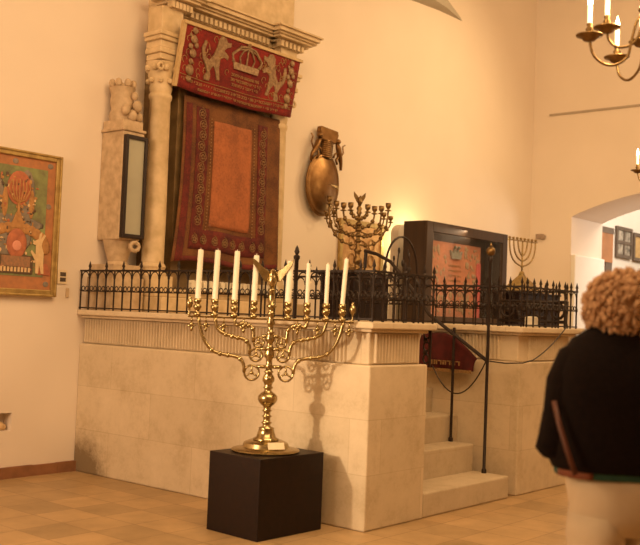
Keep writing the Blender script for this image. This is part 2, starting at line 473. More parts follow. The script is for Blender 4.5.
# scrolled iron edge hanging at the pier end
b = MB()
b.box(-.006, .006, -.008, .008, -.31, .0)
for k in range(3):
    z = -.06-.095*k
    b.tube([(0, .035+.028*math.cos(2*PI*j/10), z+.035*math.sin(2*PI*j/10)) for j in range(10)], .008, 5, closed=True)
    b.ball((0, .045, z+.05), .02, 8)
o = b.build('iron_gate_hinge', IRON); o.location = (SX0+.055, Y0+.02, PZ-.02)
tag(o, 'scrolled black iron hinge strip fixed to the end of the pier', 'hinge')
# hoop with leaves
H = thing('iron_hoop', 'arched black iron hoop with small leaves standing at the head of the steps', 'ironwork', (2.33, -1.9, PZ), math.radians(-0))
b = MB(); rr = .27
pts = [(-rr, 0, 0), (-rr, 0, .45)]+[(-rr*math.cos(PI*j/14), 0, .50+.34*math.sin(PI*j/14)) for j in range(15)]+[(rr, 0, .45), (rr, 0, 0)]
b.tube(pts, .011, 6); b.build('hoop', IRON, H)
b = MB()
for k, (x, z, r) in enumerate([(-.13, .62, .03), (-.05, .70, .035), (-.12, .50, .04), (.02, .58, .04), (-.04, .40, .03), (.12, .66, .03), (.15, .52, .03), (.1, .42, .03), (-.17, .4, .025), (0, .3, .03), (.16, .3, .03)]):
    b.ball((x, 0, z), r, 8, .6, .25, 1)
b.tube([(-.02, 0, 0), (-.02, 0, .3), (-.08, 0, .5), (-.05, 0, .72)], .008, 5)
b.tube([(-.02, 0, .2), (.1, 0, .4), (.14, 0, .6), (.1, 0, .72)], .008, 5)
b.tube([(-.04, 0, .4), (-.13, 0, .48), (-.13, 0, .64)], .006, 5)
b.build('leaf_scroll', IRON, H, smooth=True)

# handrail with two posts
HR = thing('stair_handrail', 'sloping dark iron handrail with a tall gold ball post beside the steps', 'handrail', (2.0, -3.09, .19))
MB().lathe([(.022, 0), (.022, .03), (.014, .04), (.014, 1.84), (.02, 1.85), (.02, 1.88), (.012, 1.90)], (0, 0, 0), 10).build('post', IRON, HR, smooth='auto')
MB().ball((0, 0, 1.94), .042, 14).lathe([(.01, 1.98), (.014, 1.99), (.002, 2.02)], seg=8).build('knob', BRONZE, HR, smooth=True)
MB().lathe([(.022, 0), (.022, .03), (.013, .04), (.013, 1.02)], (0, .35, .236), 10).build('post', IRON, HR, smooth='auto')
MB().tube([(0, 0, .975), (0, .616, 1.36), (0, .92, 1.70), (0, 1.085, 1.855), (0, 1.25, 1.93), (0, 1.40, 1.965)], .017, 8).tube([(0, 1.385, 1.97), (0, 1.39, 1.80)], .017, 8).tube([(0, 1.39, 1.80), (0, 1.51, 1.285)], .01, 6).build('rail', IRON, HR, smooth='auto')
# chains
def chain(label, a, c, sag, flare=0):
    a = Vector(a); c = Vector(c)
    pts = []
    for i in range(17):
        t = i/16; p = a.lerp(c, t); p.z -= sag*4*t*(1-t); pts.append(p-a)
    o = MB().tube(pts, .006, 5).build('barrier_cord', IRON, None); o.location = a
    return tag(o, label, 'cord', 'barrier cords by the steps')
chain('thin dark cord sagging below the red cloth to the gold ball post', (2.0, -2.52, 1.09), (2.0, -3.078, 1.165), .27)
cp = [V_ for V_ in (Vector((0, 0, 0)), Vector((.03, -.14, -.01)), Vector((.10, -.275, .0)), Vector((.2, -.315, .025)))]
for i in range(1, 11):
    t = i/10; cp.append(Vector((.2+.64*t, -.315, .025+.30*t-.06*4*t*(1-t)*.5)))
o = MB().tube(cp, .006, 5).build('barrier_cord', IRON, None); o.location = (2.016, -3.10, 1.165)
tag(o, 'thin dark cord running from the gold ball post up to the front railing', 'cord', 'barrier cords by the steps')

# red velvet cloth hanging on the stair side wall
RC = thing('velvet_cover', 'dark red velvet cover with gold letters hanging beside the steps', 'cover', (2.13, -2.3, 1.06))
def rc(u, v):
    y = -.02-.60*u
    top = .33 if u < .42 else .33-.22*((u-.42)/.58)**1.5
    if u < .06: top = .30
    zz_ = v*top
    return Vector((-.02-.075*math.sin(PI*.5*(1-v)**.6)*(.75+.25*math.sin(u*22)*(1-v)), y, zz_))
MB().grid(rc, 30, 12).build('cloth', VELVET, RC, smooth=True, solid=.012)
b = MB()
for i in range(7):
    u = .28+.08*i; y = -.02-.60*u
    b.box(-.115, -.10, y-.017, y+.017, .075, .084); b.box(-.115, -.10, y-.015, y-.008, .045, .084)
    if i % 2: b.box(-.115, -.10, y+.008, y+.015, .045, .084)
b.build('gold_lettering', THREAD, RC)
b = MB()
for i in range(60):
    y = -.03-.58*i/60
    b.box(-.100, -.092, y-.006, y, -.02, .01)
b.build('fringe', THREAD, RC)

# ------------------------------------------------------------------ ark
ARK = thing('stone_ark', 'tall carved limestone ark framed by two columns under a heavy cornice', 'ark', (1.355, 0, PZ))
def AM(): return MB()
def L(x): return x-1.355
def Zl(z): return z-PZ
def bx(b, x0, x1, y0, y1, z0, z1): return b.box(L(x0), L(x1), y0, y1, Zl(z0), Zl(z1))
b = AM(); bx(b, .56, 2.22, -.19, 0, PZ, 4.2); b.build('backing_slab', GREENM, ARK)
b = AM()
bx(b, .39, 2.50, -.60, 0, PZ, 1.62); bx(b, .395, 2.40, -.50, 0, 1.62, 1.70)
b.build('base_block', MARBLE, ARK, bevel=.01)
b = AM()
for i in range(16):
    x = .78+.078*i
    bx(b, x, x+.05, -.57, -.5, 1.70, 1.76)
    b.lathe([(.028, -.028), (.028, .028)], (L(x+.025), -.54, Zl(1.77)), 8, Matrix.Rotation(PI/2, 4, 'X'))
b.build('arcade_band', simple('pale_arcade', (.75, .66, .5)), ARK)
for cx in (.53, 2.19):
    b = AM()
    bx(b, cx-.14, cx+.14, -.42, -.14, 1.70, 1.82)
    b.lathe([(.135, Zl(1.82)), (.135, Zl(1.86)), (.115, Zl(1.88)), (.13, Zl(1.91)), (.11, Zl(1.94))], (L(cx), -.28, 0), 20)
    b.build('column_base', MARBLE, ARK, bevel=.005)
    b = AM(); b.lathe([(.108, Zl(1.93)), (.110, Zl(2.4)), (.100, Zl(3.50)), (.113, Zl(3.52)), (.113, Zl(3.55)), (.100, Zl(3.57))], (L(cx), -.28, 0), 12)
    b.build('column_shaft', MARBLE, ARK, smooth='auto')
    b = AM(); prof = [(.100, 3.57), (.11, 3.62), (.105, 3.66), (.13, 3.74), (.125, 3.78), (.155, 3.86)]
    b.lathe([(r, Zl(z)) for r, z in prof], (L(cx), -.28, 0), 16)
    for k in range(8):
        a = k*PI/4
        for (rr_, z_, s_) in ((.122, 3.68, .028), (.135, 3.80, .034)):
            b.ball((L(cx)+rr_*math.cos(a+z_*3), -.28+rr_*math.sin(a+z_*3), Zl(z_)), s_, 8)
    for s in (-1, 1):
        b.tube([(L(cx)+s*(.115+.03*math.cos(t*.8)), -.40, Zl(3.80)+.03*math.sin(t*.8)) for t in range(8)], .014, 6, closed=True)
    b.build('capital', MARBLE, ARK, smooth='auto')
    b = AM()
    bx(b, cx-.13, cx+.13, -.41, -.20, 3.87, 3.93); bx(b, cx-.15, cx+.15, -.43, -.20, 3.93, 3.98)
    bx(b, cx-.14, cx+.14, -.42, -.20, 3.98, 4.05); bx(b, cx-.165, cx+.165, -.445, -.20, 4.05, 4.09); bx(b, cx-.18, cx+.18, -.46, -.20, 4.09, 4.13)
    b.build('impost', MARBLE, ARK, bevel=.008)
    b = AM(); bx(b, cx-.13, cx+.13, -.41, -.20, 4.13, 4.38); b.build('frieze_block', MARBLE, ARK, bevel=.005)
for s, x in ((-1, .79), (1, 2.0)):
    b = AM(); bx(b, x-.05, x+.05, -.30, -.17, 1.70, 4.13); b.build('jamb', GREENM, ARK, bevel=.005)
b = AM(); bx(b, .56, 2.33, -.30, 0, 4.0, 4.37)
bx(b, .58, 2.20, -.335, 0, 4.28, 4.33)
b.build('architrave', MARBLE, ARK, bevel=.006)
# cornice, with breaks forward over each column
def corn(b, e, z0, z1):
    bx(b, .56, 2.42+e, -.32-e, 0, z0, z1)
    for cx in (.53, 2.19):
        bx(b, cx-(.03 if cx < 1 else .17)-e, cx+.17+e, -.42-e, -.21, z0, z1)
b = AM()
for e, z0, z1 in ((.0, 4.37, 4.38), (.02, 4.43, 4.455), (.09, 4.455, 4.48), (.12, 4.48, 4.50), (.155, 4.50, 4.54), (.18, 4.54, 4.56)):
    corn(b, e, z0, z1)
b.build('cornice', MARBLE, ARK, bevel=.004)
b = AM()
corn(b, -.03, 4.38, 4.43)
for i in range(18):
    x = .80+i*.064
    bx(b, x, x+.036, -.362, -.29, 4.375, 4.436)
for cx in (.53, 2.19):
    for i in range(6):
        x = cx-(.06 if cx < 1 else .18)+i*(.045 if cx < 1 else .065)
        bx(b, x, x+.036, -.462, -.39, 4.375, 4.436)
    for i in range(3):
        y = -.43+i*.0415+.03
        for s in (1,):
            xx = cx+s*.18
            bx(b, xx-.02, xx+.02, y, y+.025, 4.382, 4.428)
b.build('dentil_band', MARBLE, ARK)
b = AM(); bx(b, .66, 2.26, -.40, 0, 4.56, 5.6); b.build('attic_block', MARBLE, ARK, bevel=.01)

# inner curtain (parochet)
CU = thing('ark_curtain', 'long brocade curtain with salmon centre panel hanging inside the ark frame', 'curtain', (1.4, -.36, 1.97))
cw0, cw1 = .76-1.4, 2.14-1.4
def cpos(u, v, off=0):
    fl = (1-v)**2.5*.12
    x = (cw0-fl)+(cw1+fl*.0-(cw0-fl))*u
    y = -.02*math.sin(u*19)*(.35+.65*(1-v))-.05*(1-v)-off
    z = 1.63*v+.035*(u-.5)*(1-v)*0+.02*math.sin(u*7)*(1-v)**2
    return Vector((x, y, z))
def patch(u0, u1, v0, v1, off, nu=30, nv=24):
    def f(a, c): return cpos(u0+(u1-u0)*a, v0+(v1-v0)*c, off)
    return f
MB().grid(patch(0, 1, 0, 1, 0), 60, 24).build('cloth', CURT_EDGE, CU, smooth=True, solid=.008)
b = MB()
b.grid(patch(.02, .075, 0, .96, .007), 6, 24)
b.grid(patch(.03, .99, .0, .03, .007), 50, 2)
b.build('red_edging', CURT_RED, CU, smooth=True, solid=.004)
b = MB()
b.grid(patch(.115, .245, .12, .95, .008), 8, 24); b.grid(patch(.745, .86, .12, .93, .008), 8, 24)
b.grid(patch(.115, .86, .075, .20, .008), 40, 4)
b.build('floral_border', CURT_RED, CU, smooth=True, solid=.004)
MB().grid(patch(.295, .68, .225, .885, .009), 20, 24).build('centre_panel', CURT_MID, CU, smooth=True, solid=.004)
b = MB()
def rosette(b, u, v, r=.045, off=.016):
    c = cpos(u, v, off)
    b.tube([c+Vector((r*math.cos(2*PI*j/10), 0, r*math.sin(2*PI*j/10))) for j in range(10)], .0045, 4, closed=True)
    for j in range(5):
        a = 2*PI*j/5+u*9
        b.ball(c+Vector((r*.45*math.cos(a), 0, r*.45*math.sin(a))), .011, 6)
    b.tube([c+Vector((r, 0, 0)), c+Vector((r*.6, 0, r*1.1)), c+Vector((-r*.2, 0, r*1.5))], .004, 4)
for i in range(11):
    rosette(b, .18+.01*math.sin(i*2.4), .25+i*.066); rosette(b, .80+.01*math.sin(i*2), .25+i*.062)
for i in range(8): rosette(b, .17+i*.091, .135, .04)
b.build('rosette_embroidery', simple('dull_gold_stitching', (.27, .15, .06), (.20, .10, .04), 60, .7), CU)
b = MB()
for u in (.270, .705):
    for i in range(34):
        b.ball(cpos(u, .20+i*.021, .013), .0065, 5)
b.build('beading', THREAD, CU)

# upper valance (kapporet)
BW, BH = 1.64, .60
BN = thing('ark_valance', 'crimson velvet valance embroidered with crown and two lions under the cornice', 'valance', (1.40, -.545, 3.635), 0)
def bpos(x, z, off=0):
    return Vector((x, -.03*(1-z/BH)*0+.012*math.sin(x*9)*(1-z/BH)-off+.10*(1-z/BH), z-.03*(1-(2*x/BW)**2)*(1-z/BH)))
def bgrid(x0, x1, z0, z1, off=0):
    return lambda u, v: bpos(x0+(x1-x0)*u, z0+(z1-z0)*v, off)
MB().grid(bgrid(-BW/2, BW/2, 0, BH), 40, 12).build('cloth', BANNERM, BN, smooth=True, solid=.012)
b = MB(); b.box(-BW/2-.03, BW/2+.03, -.02, .03, BH-.012, BH+.018)
b.box(-BW/2-.035, -BW/2+.005, -.01, .03, 0, BH+.018, Matrix.Translation((0, .10, 0)) @ Matrix.Rotation(.165, 4, 'X'))
b.build('top_batten', simple('light_wood', (.55, .38, .18), (.45, .3, .13)), BN)
for s in (-.5, .5): MB().box(s-.02, s+.02, 0.03, .20, BH-.01, BH+.012).build('bracket', IRON, BN)
LION = [(.00, .00), (.06, .00), (.07, .05), (.05, .10), (.09, .16), (.13, .11), (.16, .03), (.20, .03), (.19, .07), (.17, .15), (.17, .24),
        (.22, .27), (.27, .25), (.28, .29), (.23, .32), (.20, .33), (.24, .37), (.29, .39), (.29, .43), (.24, .42), (.21, .46), (.16, .47),
        (.12, .43), (.11, .36), (.08, .27), (.03, .20), (-.02, .22), (-.05, .29), (-.03, .36), (-.06, .38), (-.09, .30), (-.06, .20), (-.01, .14), (.02, .08), (-.01, .03)]
def flat(b, poly, x0, z0, flip=1, sc=1.0, off=.008, th=.010):
    M = Matrix.Translation((x0, -off+.10*(1-z0/BH), z0)) @ Matrix.Rotation(.16, 4, 'X') @ Matrix.Diagonal((flip*sc, 1, sc, 1))
    b.prism(poly, -th, .008, M)
b = MB(); flat(b, LION, -.50, .13, 1, .98); b.build('embroidered_lion', SILVERT, BN)
b = MB(); flat(b, LION, .55, .12, -1, .98); b.build('embroidered_lion', SILVERT, BN)
# column-like vases with flowers at each end
for s in (-1, 1):
    b = MB(); x = s*.70
    for (dx, z, r) in ((0, .10, .035), (0, .18, .055), (0, .26, .03), (.01, .34, .045), (-.03, .40, .03), (.04, .42, .03), (0, .47, .045), (0, .55, .035), (-.045, .50, .02)):
        b.ball((x+dx, -.012+.10*(1-z/BH), z), r, 10, 1, .25, 1)
    b.build('embroidered_vase', SILVERT, BN, smooth=True)
# crown
b = MB(); cxx, cz = .03, .31
M = Matrix.Translation((cxx, .025, cz))
b.prism([(-.17, 0), (.17, 0), (.19, .07), (-.19, .07)], -.006, .006, M)
for k in range(5):
    t = (k-2)/2*.17
    b.tube([(cxx+t, (.02), cz+.07), (cxx+t*1.25, .01, cz+.13), (cxx+t*.75, .0, cz+.20), (cxx, -.01, cz+.235)], .009, 5)
b.tube([(cxx-.19, .02, cz+.07), (cxx-.21, .01, cz+.14), (cxx-.1, -.005, cz+.235), (cxx, -.01, cz+.25), (cxx+.1, -.005, cz+.235), (cxx+.21, .01, cz+.14), (cxx+.19, .02, cz+.07)], .013, 5)
b.ball((cxx, -.015, cz+.27), .022, 8)
b.build('embroidered_crown', SILVERT, BN, smooth='auto')
# stitched inscriptions: rows of square letters
def letters(b, x0, x1, z, h, rnd):
    x = x0
    while x < x1-h:
        wd = h*rnd.choice((.55, .75, .85)); k = rnd.randint(0, 4); t = h*.17; y = bpos(x, z, .012).y; dz = bpos(x, z).z-z
        zz0 = z+dz
        def q(a, c, e, f): b.box(x+a*wd, x+c*wd, y-.003, y+.004, zz0+e*h, zz0+f*h)
        if k != 3: q(0, 1, .84, 1)
        if k in (0, 1, 2, 4): q(.8, 1, 0, 1)
        if k in (1, 4): q(0, .2, 0 if k == 1 else 0, .65)
        if k in (2, 4): q(0, 1, 0, .16)
        if k == 3: q(.3, .6, .4, 1); q(.3, .9, .84, 1)
        x += wd+h*(.28 if rnd.random() < .8 else .7)
rnd = random.Random(5)
b = MB()
letters(b, -.16, .28, .255, .028, rnd); letters(b, -.16, .28, .210, .028, rnd); letters(b, -.14, .26, .165, .026, rnd)
letters(b, -.80, .78, .075, .028, rnd); letters(b, -.55, .60, .028, .024, rnd)
b.build('stitched_lettering', THREAD, BN)
b = MB(); b.tube([bpos(-.82+1.64*i/30, .125, .012) for i in range(31)], .004, 4); b.build('gold_braid', THREAD, BN)
# scroll work either side between lions and vases
b = MB()
for i in range(90):
    x = rnd.uniform(-.78, .78); z = rnd.uniform(.15, .57)
    if abs(x-.03) < .25 and z < .62: continue
    r_ = rnd.uniform(.012, .026)
    b.tube([bpos(x+r_*math.cos(t*.9)*(1+t*.1), z+r_*math.sin(t*.9)*(1+t*.1), .010) for t in range(6)], .0035, 4)
for s, x0 in ((1, -.53), (-1, .56), (1, -.33), (-1, .36)):
    b.tube([(x0+s*.05*math.cos(t*.7)*(1-t/14), .02, .42+.09*math.sin(t*.7)*(1-t/14)) for t in range(10)], .006, 4)
b.build('scroll_embroidery', THREAD, BN)

# ------------------------------------------------------------------ carved stone monument at wall with narrow case
MO = thing('stone_monument', 'narrow carved stone pier with crown on top, fixed to the plaster wall', 'monument', (.195, -.17, PZ))
def mb_(b, x0, x1, y0, y1, z0, z1): return b.box(x0-.20, x1-.20, y0+.17, y1+.17, z0-PZ, z1-PZ)
b = MB(); mb_(b, .085, .335, -.32, 0, 2.13, 3.14); mb_(b, .07, .345, -.335, 0, 3.14, 3.17); b.build('shaft', MARBLE2, MO, bevel=.01)
b = MB()
mb_(b, .0, .37, -.36, 0, PZ, 1.78); mb_(b, .03, .34, -.34, 0, 1.78, 1.90)
b.lathe([(.11, .43), (.09, .46), (.10, .50), (.12, .56), (.145, .655)], (.02, .02, 0), 16)
b.tube([(.06+.05*math.cos(t), -.17, .60+.04*math.sin(t)) for t in [i*.7 for i in range(9)]], .02, 6, closed=True)
b.build('bracket_base', MARBLE2, MO, smooth='auto')
b = MB()
b.box(-.13, .13, -.14, .15, 1.695, 1.76)
b.lathe([(.115, 1.76), (.125, 1.80), (.105, 1.86), (.12, 1.93), (.11, 1.97), (.118, 2.0), (.135, 2.03), (.12, 2.035)], (-.02, .02, 0), 14)
for k in range(7):
    a = 2*PI*k/7
    b.ball((-.02+.105*math.cos(a), .02+.105*math.sin(a), 2.065), .036, 8)
for (x, y, z, r) in ((.10, -.1, 1.80, .045), (.12, -.06, 1.90, .04), (.05, -.13, 1.88, .05), (0, -.12, 1.80, .05), (-.08, -.11, 1.84, .045), (.02, -.12, 1.96, .035)):
    b.ball((x, y, z), r, 10)
for v_ in b.bm.verts: v_.co.z = 1.695+(v_.co.z-1.695)*1.17; v_.co.x *= .9
b.build('carved_crown', MARBLE2, MO, smooth='auto')
WC = thing('narrow_showcase', 'slim dark framed showcase with grey glass on the front of the stone monument', 'showcase', (.205, -.32, 2.15))
b = MB()
for (x0, x1, z0, z1) in ((-.12, -.09, 0, .95), (.10, .13, 0, .95), (-.09, .10, 0, .035), (-.09, .10, .915, .95)):
    b.box(x0, x1, -.05, -.002, z0, z1)
b.build('frame', IRON, WC, bevel=.003)
MB().box(-.09, .10, -.03, -.01, .035, .915).build('pane', GREYGL, WC)

# ------------------------------------------------------------------ framed painting at left
PX0, PX1, PZ0, PZ1 = -1.66, -.375, 1.575, 2.835
PA = thing('framed_painting', 'gilt framed painting of a red lamp in a green field with orange border', 'painting', ((PX0+PX1)/2, -.005, PZ0))
hw = (PX1-PX0)/2; hh = PZ1-PZ0
b = MB()
for (x0, x1, z0, z1) in ((-hw, -hw+.055, 0, hh), (hw-.055, hw, 0, hh), (-hw+.055, hw-.055, 0, .06), (-hw+.055, hw-.055, hh-.055, hh)):
    b.box(x0, x1, -.05, 0, z0, z1)
for (x0, x1, z0, z1) in ((-hw, -hw+.02, 0, hh), (hw-.02, hw, 0, hh), (-hw+.02, hw-.02, 0, .02), (-hw+.02, hw-.02, hh-.02, hh)):
    b.box(x0, x1, -.062, -.0501, z0, z1)
b.build('frame', GOLD, PA, bevel=.006)
MB().box(-hw+.05, hw-.05, -.03, -.005, .05, hh-.05).build('orange_border', PT_OR, PA)
MB().box(-hw+.135, hw-.135, -.034, -.03, .17, hh-.14).build('green_field', PT_GR, PA)
bl = MB()
for x, z, sx, sz in ((-.08, .85, .17, .25), (.30, .85, .09, .25), (-.45, .85, .12, .3), (.12, .50, .26, .16), (0, .62, .5, .08)):
    bl.ball((x, -.034, z), 1, 14, sx, .003, sz)
bl.build('blue_patches', PT_BL, PA, smooth=True)
# the emblem sits about 0.4 m from the outer frame edge
ex = .225
b = MB(); b.lathe([(.001, 0)], (0, 0, 0)) if False else None
b.ball((ex, -.038, .93), 1, 20, .12, .004, .15); b.build('red_oval', PT_RED, PA, smooth=True)
b = MB()
for k in range(7):
    t = (k-3)/3*.105
    b.tube([(ex+t*.9, -.045, 1.01-abs(t)*.3), (ex+t*1.0, -.045, .92), (ex+t*.55, -.045, .83), (ex, -.045, .80)], .006, 4)
b.box(ex-.012, ex+.012, -.047, -.04, .62, .81)
b.prism([(ex-.09, .585), (ex+.09, .585), (ex+.05, .64), (ex+.02, .72), (ex-.02, .72), (ex-.05, .64)], -.046, -.038, I4)
for r in range(3):
    a = .55+.25*r
b.build('painted_lamp', PT_YEL, PA)
b = MB()
for i in range(16):
    a = PI*i/15
    b.ball((ex-.0+.29*math.cos(a), -.038, .42+.17*math.sin(a)), .05, 8, 1, .1, 1)
b.ball((ex-.13, -.036, .80), 1, 12, .03, .004, .13); b.ball((ex+.13, -.036, .80), 1, 12, .03, .004, .13)
b.build('ochre_arch', PT_YEL, PA, smooth=True)
b = MB(); b.ball((ex, -.042, .45), 1, 16, .10, .006, .13); b.build('niche_shape', PT_RED, PA, smooth=True)
b = MB(); b.ball((ex, -.048, .43), 1, 14, .045, .005, .045); b.build('pink_disc', PT_PINK, PA, smooth=True)
b = MB(); b.box(ex-.17, ex+.17, -.042, -.034, .19, .35)
b.build('dark_panel', PT_DK, PA)
b = MB()
for i in range(9):
    b.box(ex-.15+.034*i, ex-.13+.034*i, -.046, -.04, .205, .245)
b.build('small_script', PT_CR, PA)
b = MB(); b.prism([(ex-.14, .25), (ex+.14, .25), (ex+.14, .34), (ex-.14, .34)], -.045, -.04, I4); b.build('brown_scene', PT_PINK if False else simple('painted_brown_scene', (.36, .17, .08), (.2, .12, .07), 40), PA)
DEER = [(0, 0), (.03, 0), (.04, .08), (.07, 0), (.10, 0), (.09, .10), (.09, .20), (.06, .27), (.07, .31), (.11, .37), (.09, .38), (.05, .33), (.06, .40), (.03, .38), (.02, .33), (-.03, .31), (-.05, .28), (-.01, .27), (-.01, .18), (-.06, .22), (-.07, .20), (-.01, .12)]
for s, x0 in ((1, ex+.20), (-1, ex-.20)):
    b = MB(); b.prism(DEER, -.046, -.038, Matrix.Translation((x0, 0, .20)) @ Matrix.Diagonal((s*.8, 1, .92, 1))); b.build('painted_deer', PT_CR, PA)
b = MB(); b.prism([(ex+.22, .19), (ex+.36, .19), (ex+.32, .29), (ex+.24, .29)], -.037, -.034, I4); b.build('red_ground', PT_RED, PA)
b = MB()
for (x, z) in ((hw-.11, hh-.10), (hw-.11, .80), (hw-.11, .45), (.18, hh-.10), (hw-.10, .11), (-.2, hh-.1)):
    b.ball((x, -.031, z), 1, 10, .03, .004, .025)
b.build('corner_motifs', PT_BL, PA, smooth=True)
rnd = random.Random(8)
for nm, mt_, cnt in (('ochre_dabs', PT_YEL, 120), ('dark_dabs', PT_DK, 90), ('pale_dabs', PT_CR, 80), ('red_dabs', PT_RED, 50)):
    b = MB()
    for i in range(cnt):
        x = rnd.uniform(-.42, .42); z = rnd.uniform(.22, 1.06)
        b.ball((x, -.040, z), 1, 6, rnd.uniform(.005, .018), .004, rnd.uniform(.004, .02))
    b.build(nm, mt_, PA)
# caption card beside painting
CC = thing('caption_card', 'small white card with two dark squares beside the gilt framed painting', 'card', (-.285, -.004, 1.70))
MB().box(-.05, .05, -.008, 0, 0, .125).build('card', PAPER, CC)
MB().box(-.025, .035, -.011, -.008, .068, .105).box(-.025, .035, -.011, -.008, .02, .057).build('printed_squares', DARKINK, CC)
o = MB().box(-.016, .016, -.012, 0, 0, .085).build('wall_switch', simple('beige_plastic', (.62, .45, .28)), None, bevel=.003); o.location = (-.22, -.001, 1.58)
tag(o, 'small beige switch on the wall just under the caption card', 'switch')
# pale clutter inside the low wall recess
o = MB().ball((0, 0, 0), .045, 10, 1, .8, .9).ball((.04, .01, -.01), .03, 8).build('plaster_fragment', PT_CR, None, smooth=True); o.location = (-.80, .06, .443)
tag(o, 'pale lump of broken plaster lying in the small low wall recess', 'rubble')

# ------------------------------------------------------------------ bronze wall plate (oval dish with crest)
WP = thing('wall_dish', 'oval bronze dish with lion crest and ribbed neck hanging on the wall', 'dish', (3.20, -.05, 2.70), 0)
WP.rotation_euler = (0, math.radians(4), 0)
def dish(u, v):
    r = u; a = 2*PI*v
    return Vector((.29*r*math.cos(a), -.10+.08*r**2-(.02 if r > .95 else 0), .36+.37*r*math.sin(a)))
b = MB(); b.grid(dish, 10, 32); b.build('oval_bowl', PLATEM, WP, smooth=True, solid=.012)
MB().tube([(.29*math.cos(2*PI*k/40), -.035, .36+.37*math.sin(2*PI*k/40)) for k in range(40)], .013, 6, closed=True).build('rim', PLATEM, WP, smooth=True)
b = MB()
for k in range(9):
    z = .68+k*.024
    b.lathe([(.085, 0), (.10, .015), (.085, .03)], (.03, -.03, z), 16, None, 1.0, .5)
b.build('ribbed_neck', PLATEM, WP, smooth=True)
b = MB(); b.prism([(-.10, .88), (.16, .88), (.20, .99), (.18, 1.04), (-.13, 1.04), (-.14, .99)], -.06, .01, I4)
b.build('crest', PLATEM, WP, bevel=.01)
for s in (-1, 1):
    b = MB(); x = .03+s*.19
    b.tube([(x+s*.09, -.04, .60), (x+s*.08, -.04, .70), (x+s*.03, -.05, .80), (x+s*.0, -.05, .90), (x-s*.04, -.05, .96)], [.016, .022, .035, .035, .02], 8)
    b.ball((x-s*.02, -.05, .99), .04, 8)
    b.tube([(x, -.05, .84), (x-s*.06, -.05, .80), (x-s*.08, -.05, .74)], .013, 6)
    b.tube([(x+s*.02, -.05, .80), (x-s*.03, -.05, .72), (x-s*.0, -.05, .66)], .015, 6)
    b.tube([(x+s*.05, -.04, .76), (x+s*.11, -.04, .86), (x+s*.09, -.04, .95), (x+s*.13, -.04, .98)], .010, 6)
    for v_ in b.bm.verts: v_.co.z = .56+(v_.co.z-.56)*.84
    b.build('lion_support', PLATEM, WP, smooth=True)
MB().tube([(.0, -.09, .04), (.08, -.12, .0), (.16, -.12, .05), (.13, -.12, .10)], .010, 6).build('hook', PLATEM, WP, smooth=True)

# ------------------------------------------------------------------ black plinth and big brass menorah
BXC = (-.46, -2.785)
o = MB().box(-.315, .315, -.25, .25, 0, .54).build('black_plinth', BLACKW, None, bevel=.004)
o.location = (*BXC, 0); o.rotation_euler = (0, 0, math.radians(-2))
tag(o, 'black cube plinth on the tiled floor under the tall brass candelabrum', 'plinth')
MR = math.radians(-48)
ME = thing('brass_candelabrum', 'tall polished brass candelabrum with eagle, standing on the black cube', 'candelabrum', (-.47, -2.775, .54), MR)
b = MB(); b.lathe([(.235, 0), (.242, .012), (.232, .020), (.19, .027), (.165, .034), (.155, .062), (.12, .078)], seg=40)
b.build('base', BRASS, ME, smooth='auto')
b = MB(); prof = [(.09, .078), (.092, .09), (.07, .10), (.06, .13), (.052, .155), (.056, .165), (.03, .175), (.026, .19), (.04, .20), (.026, .21), (.024, .235),
                  (.037, .245), (.024, .255), (.023, .275), (.036, .285), (.024, .295), (.03, .315), (.055, .335), (.069, .36), (.068, .385), (.05, .405), (.027, .42),
                  (.025, .435), (.037, .445), (.026, .455), (.03, .475), (.044, .495), (.04, .52), (.023, .545), (.036, .555), (.023, .565), (.022, .575)]
b.lathe(prof, seg=28); b.build('lower_stem', BRASS, ME, smooth=True)
b = MB(); prof = [(.022, .575), (.036, .59), (.022, .61), (.022, .64), (.033, .66), (.036, .69), (.022, .715), (.034, .725), (.022, .735), (.022, .76), (.034, .775), (.034, .80), (.021, .82),
                  (.032, .83), (.02, .84), (.02, .88), (.032, .90), (.02, .925), (.02, .955), (.03, .965), (.02, .975), (.02, 1.0), (.038, 1.015), (.02, 1.03), (.026, 1.08), (.018, 1.12), (.028, 1.13), (.015, 1.145)]
b.lathe(prof, seg=24); b.build('upper_stem', BRASS, ME, smooth=True)
BARZ = .925
def bezier(p0, p1, p2, p3, n=14):
    return [p0*(1-t)**3+p1*3*t*(1-t)**2+p2*3*t*t*(1-t)+p3*t**3 for t in [i/n for i in range(n+1)]]
V = Vector
candx = {-4: -.52, -3: -.40, -2: -.262, -1: -.125, 1: .115, 2: .25, 3: .385, 4: .50}
for s in (-1, 1):
    for k, (xe, zj) in enumerate(((.51, .575), (.392, .70), (.256, .79))):
        b = MB(); rr_ = .052 if k == 0 else (.044 if k == 1 else .036)
        xc = .12 if k == 0 else (.095 if k == 1 else .08)
        b.tube([(s*.02, 0, zj+.015), (s*(xc-rr_*.6), 0, zj+.015)], .013, 8)
        b.tube([(s*(xc+rr_*math.cos(2*PI*j/16)), 0, zj-.03+rr_*math.sin(2*PI*j/16)) for j in range(16)], .0085, 6, closed=True)
        for j in range(3):
            a = PI/2+2*PI*j/3
            b.tube([(s*xc, 0, zj-.03), (s*(xc+rr_*math.cos(a)), 0, zj-.03+rr_*math.sin(a))], .007, 5)
        b.ball((s*xc, 0, zj-.03), .015, 8)
        pts = bezier(V((s*(xc+rr_), 0, zj-.03)), V((s*(xc+rr_), 0, zj+.10)), V((s*(xe*.45+.02), 0, zj+.075)), V((s*xe*.68, 0, zj+.095)), 10)
        pts += bezier(V((s*xe*.68, 0, zj+.095)), V((s*xe*.90, 0, zj+.115)), V((s*xe*.97, 0, BARZ-.10)), V((s*xe, 0, BARZ)), 10)[1:]
        b.tube(pts, .0125, 8)
        for q in (4, 8, 10, 12): b.ball(pts[q], .019, 8)
        b.build('arm', BRASS, ME, smooth=True)
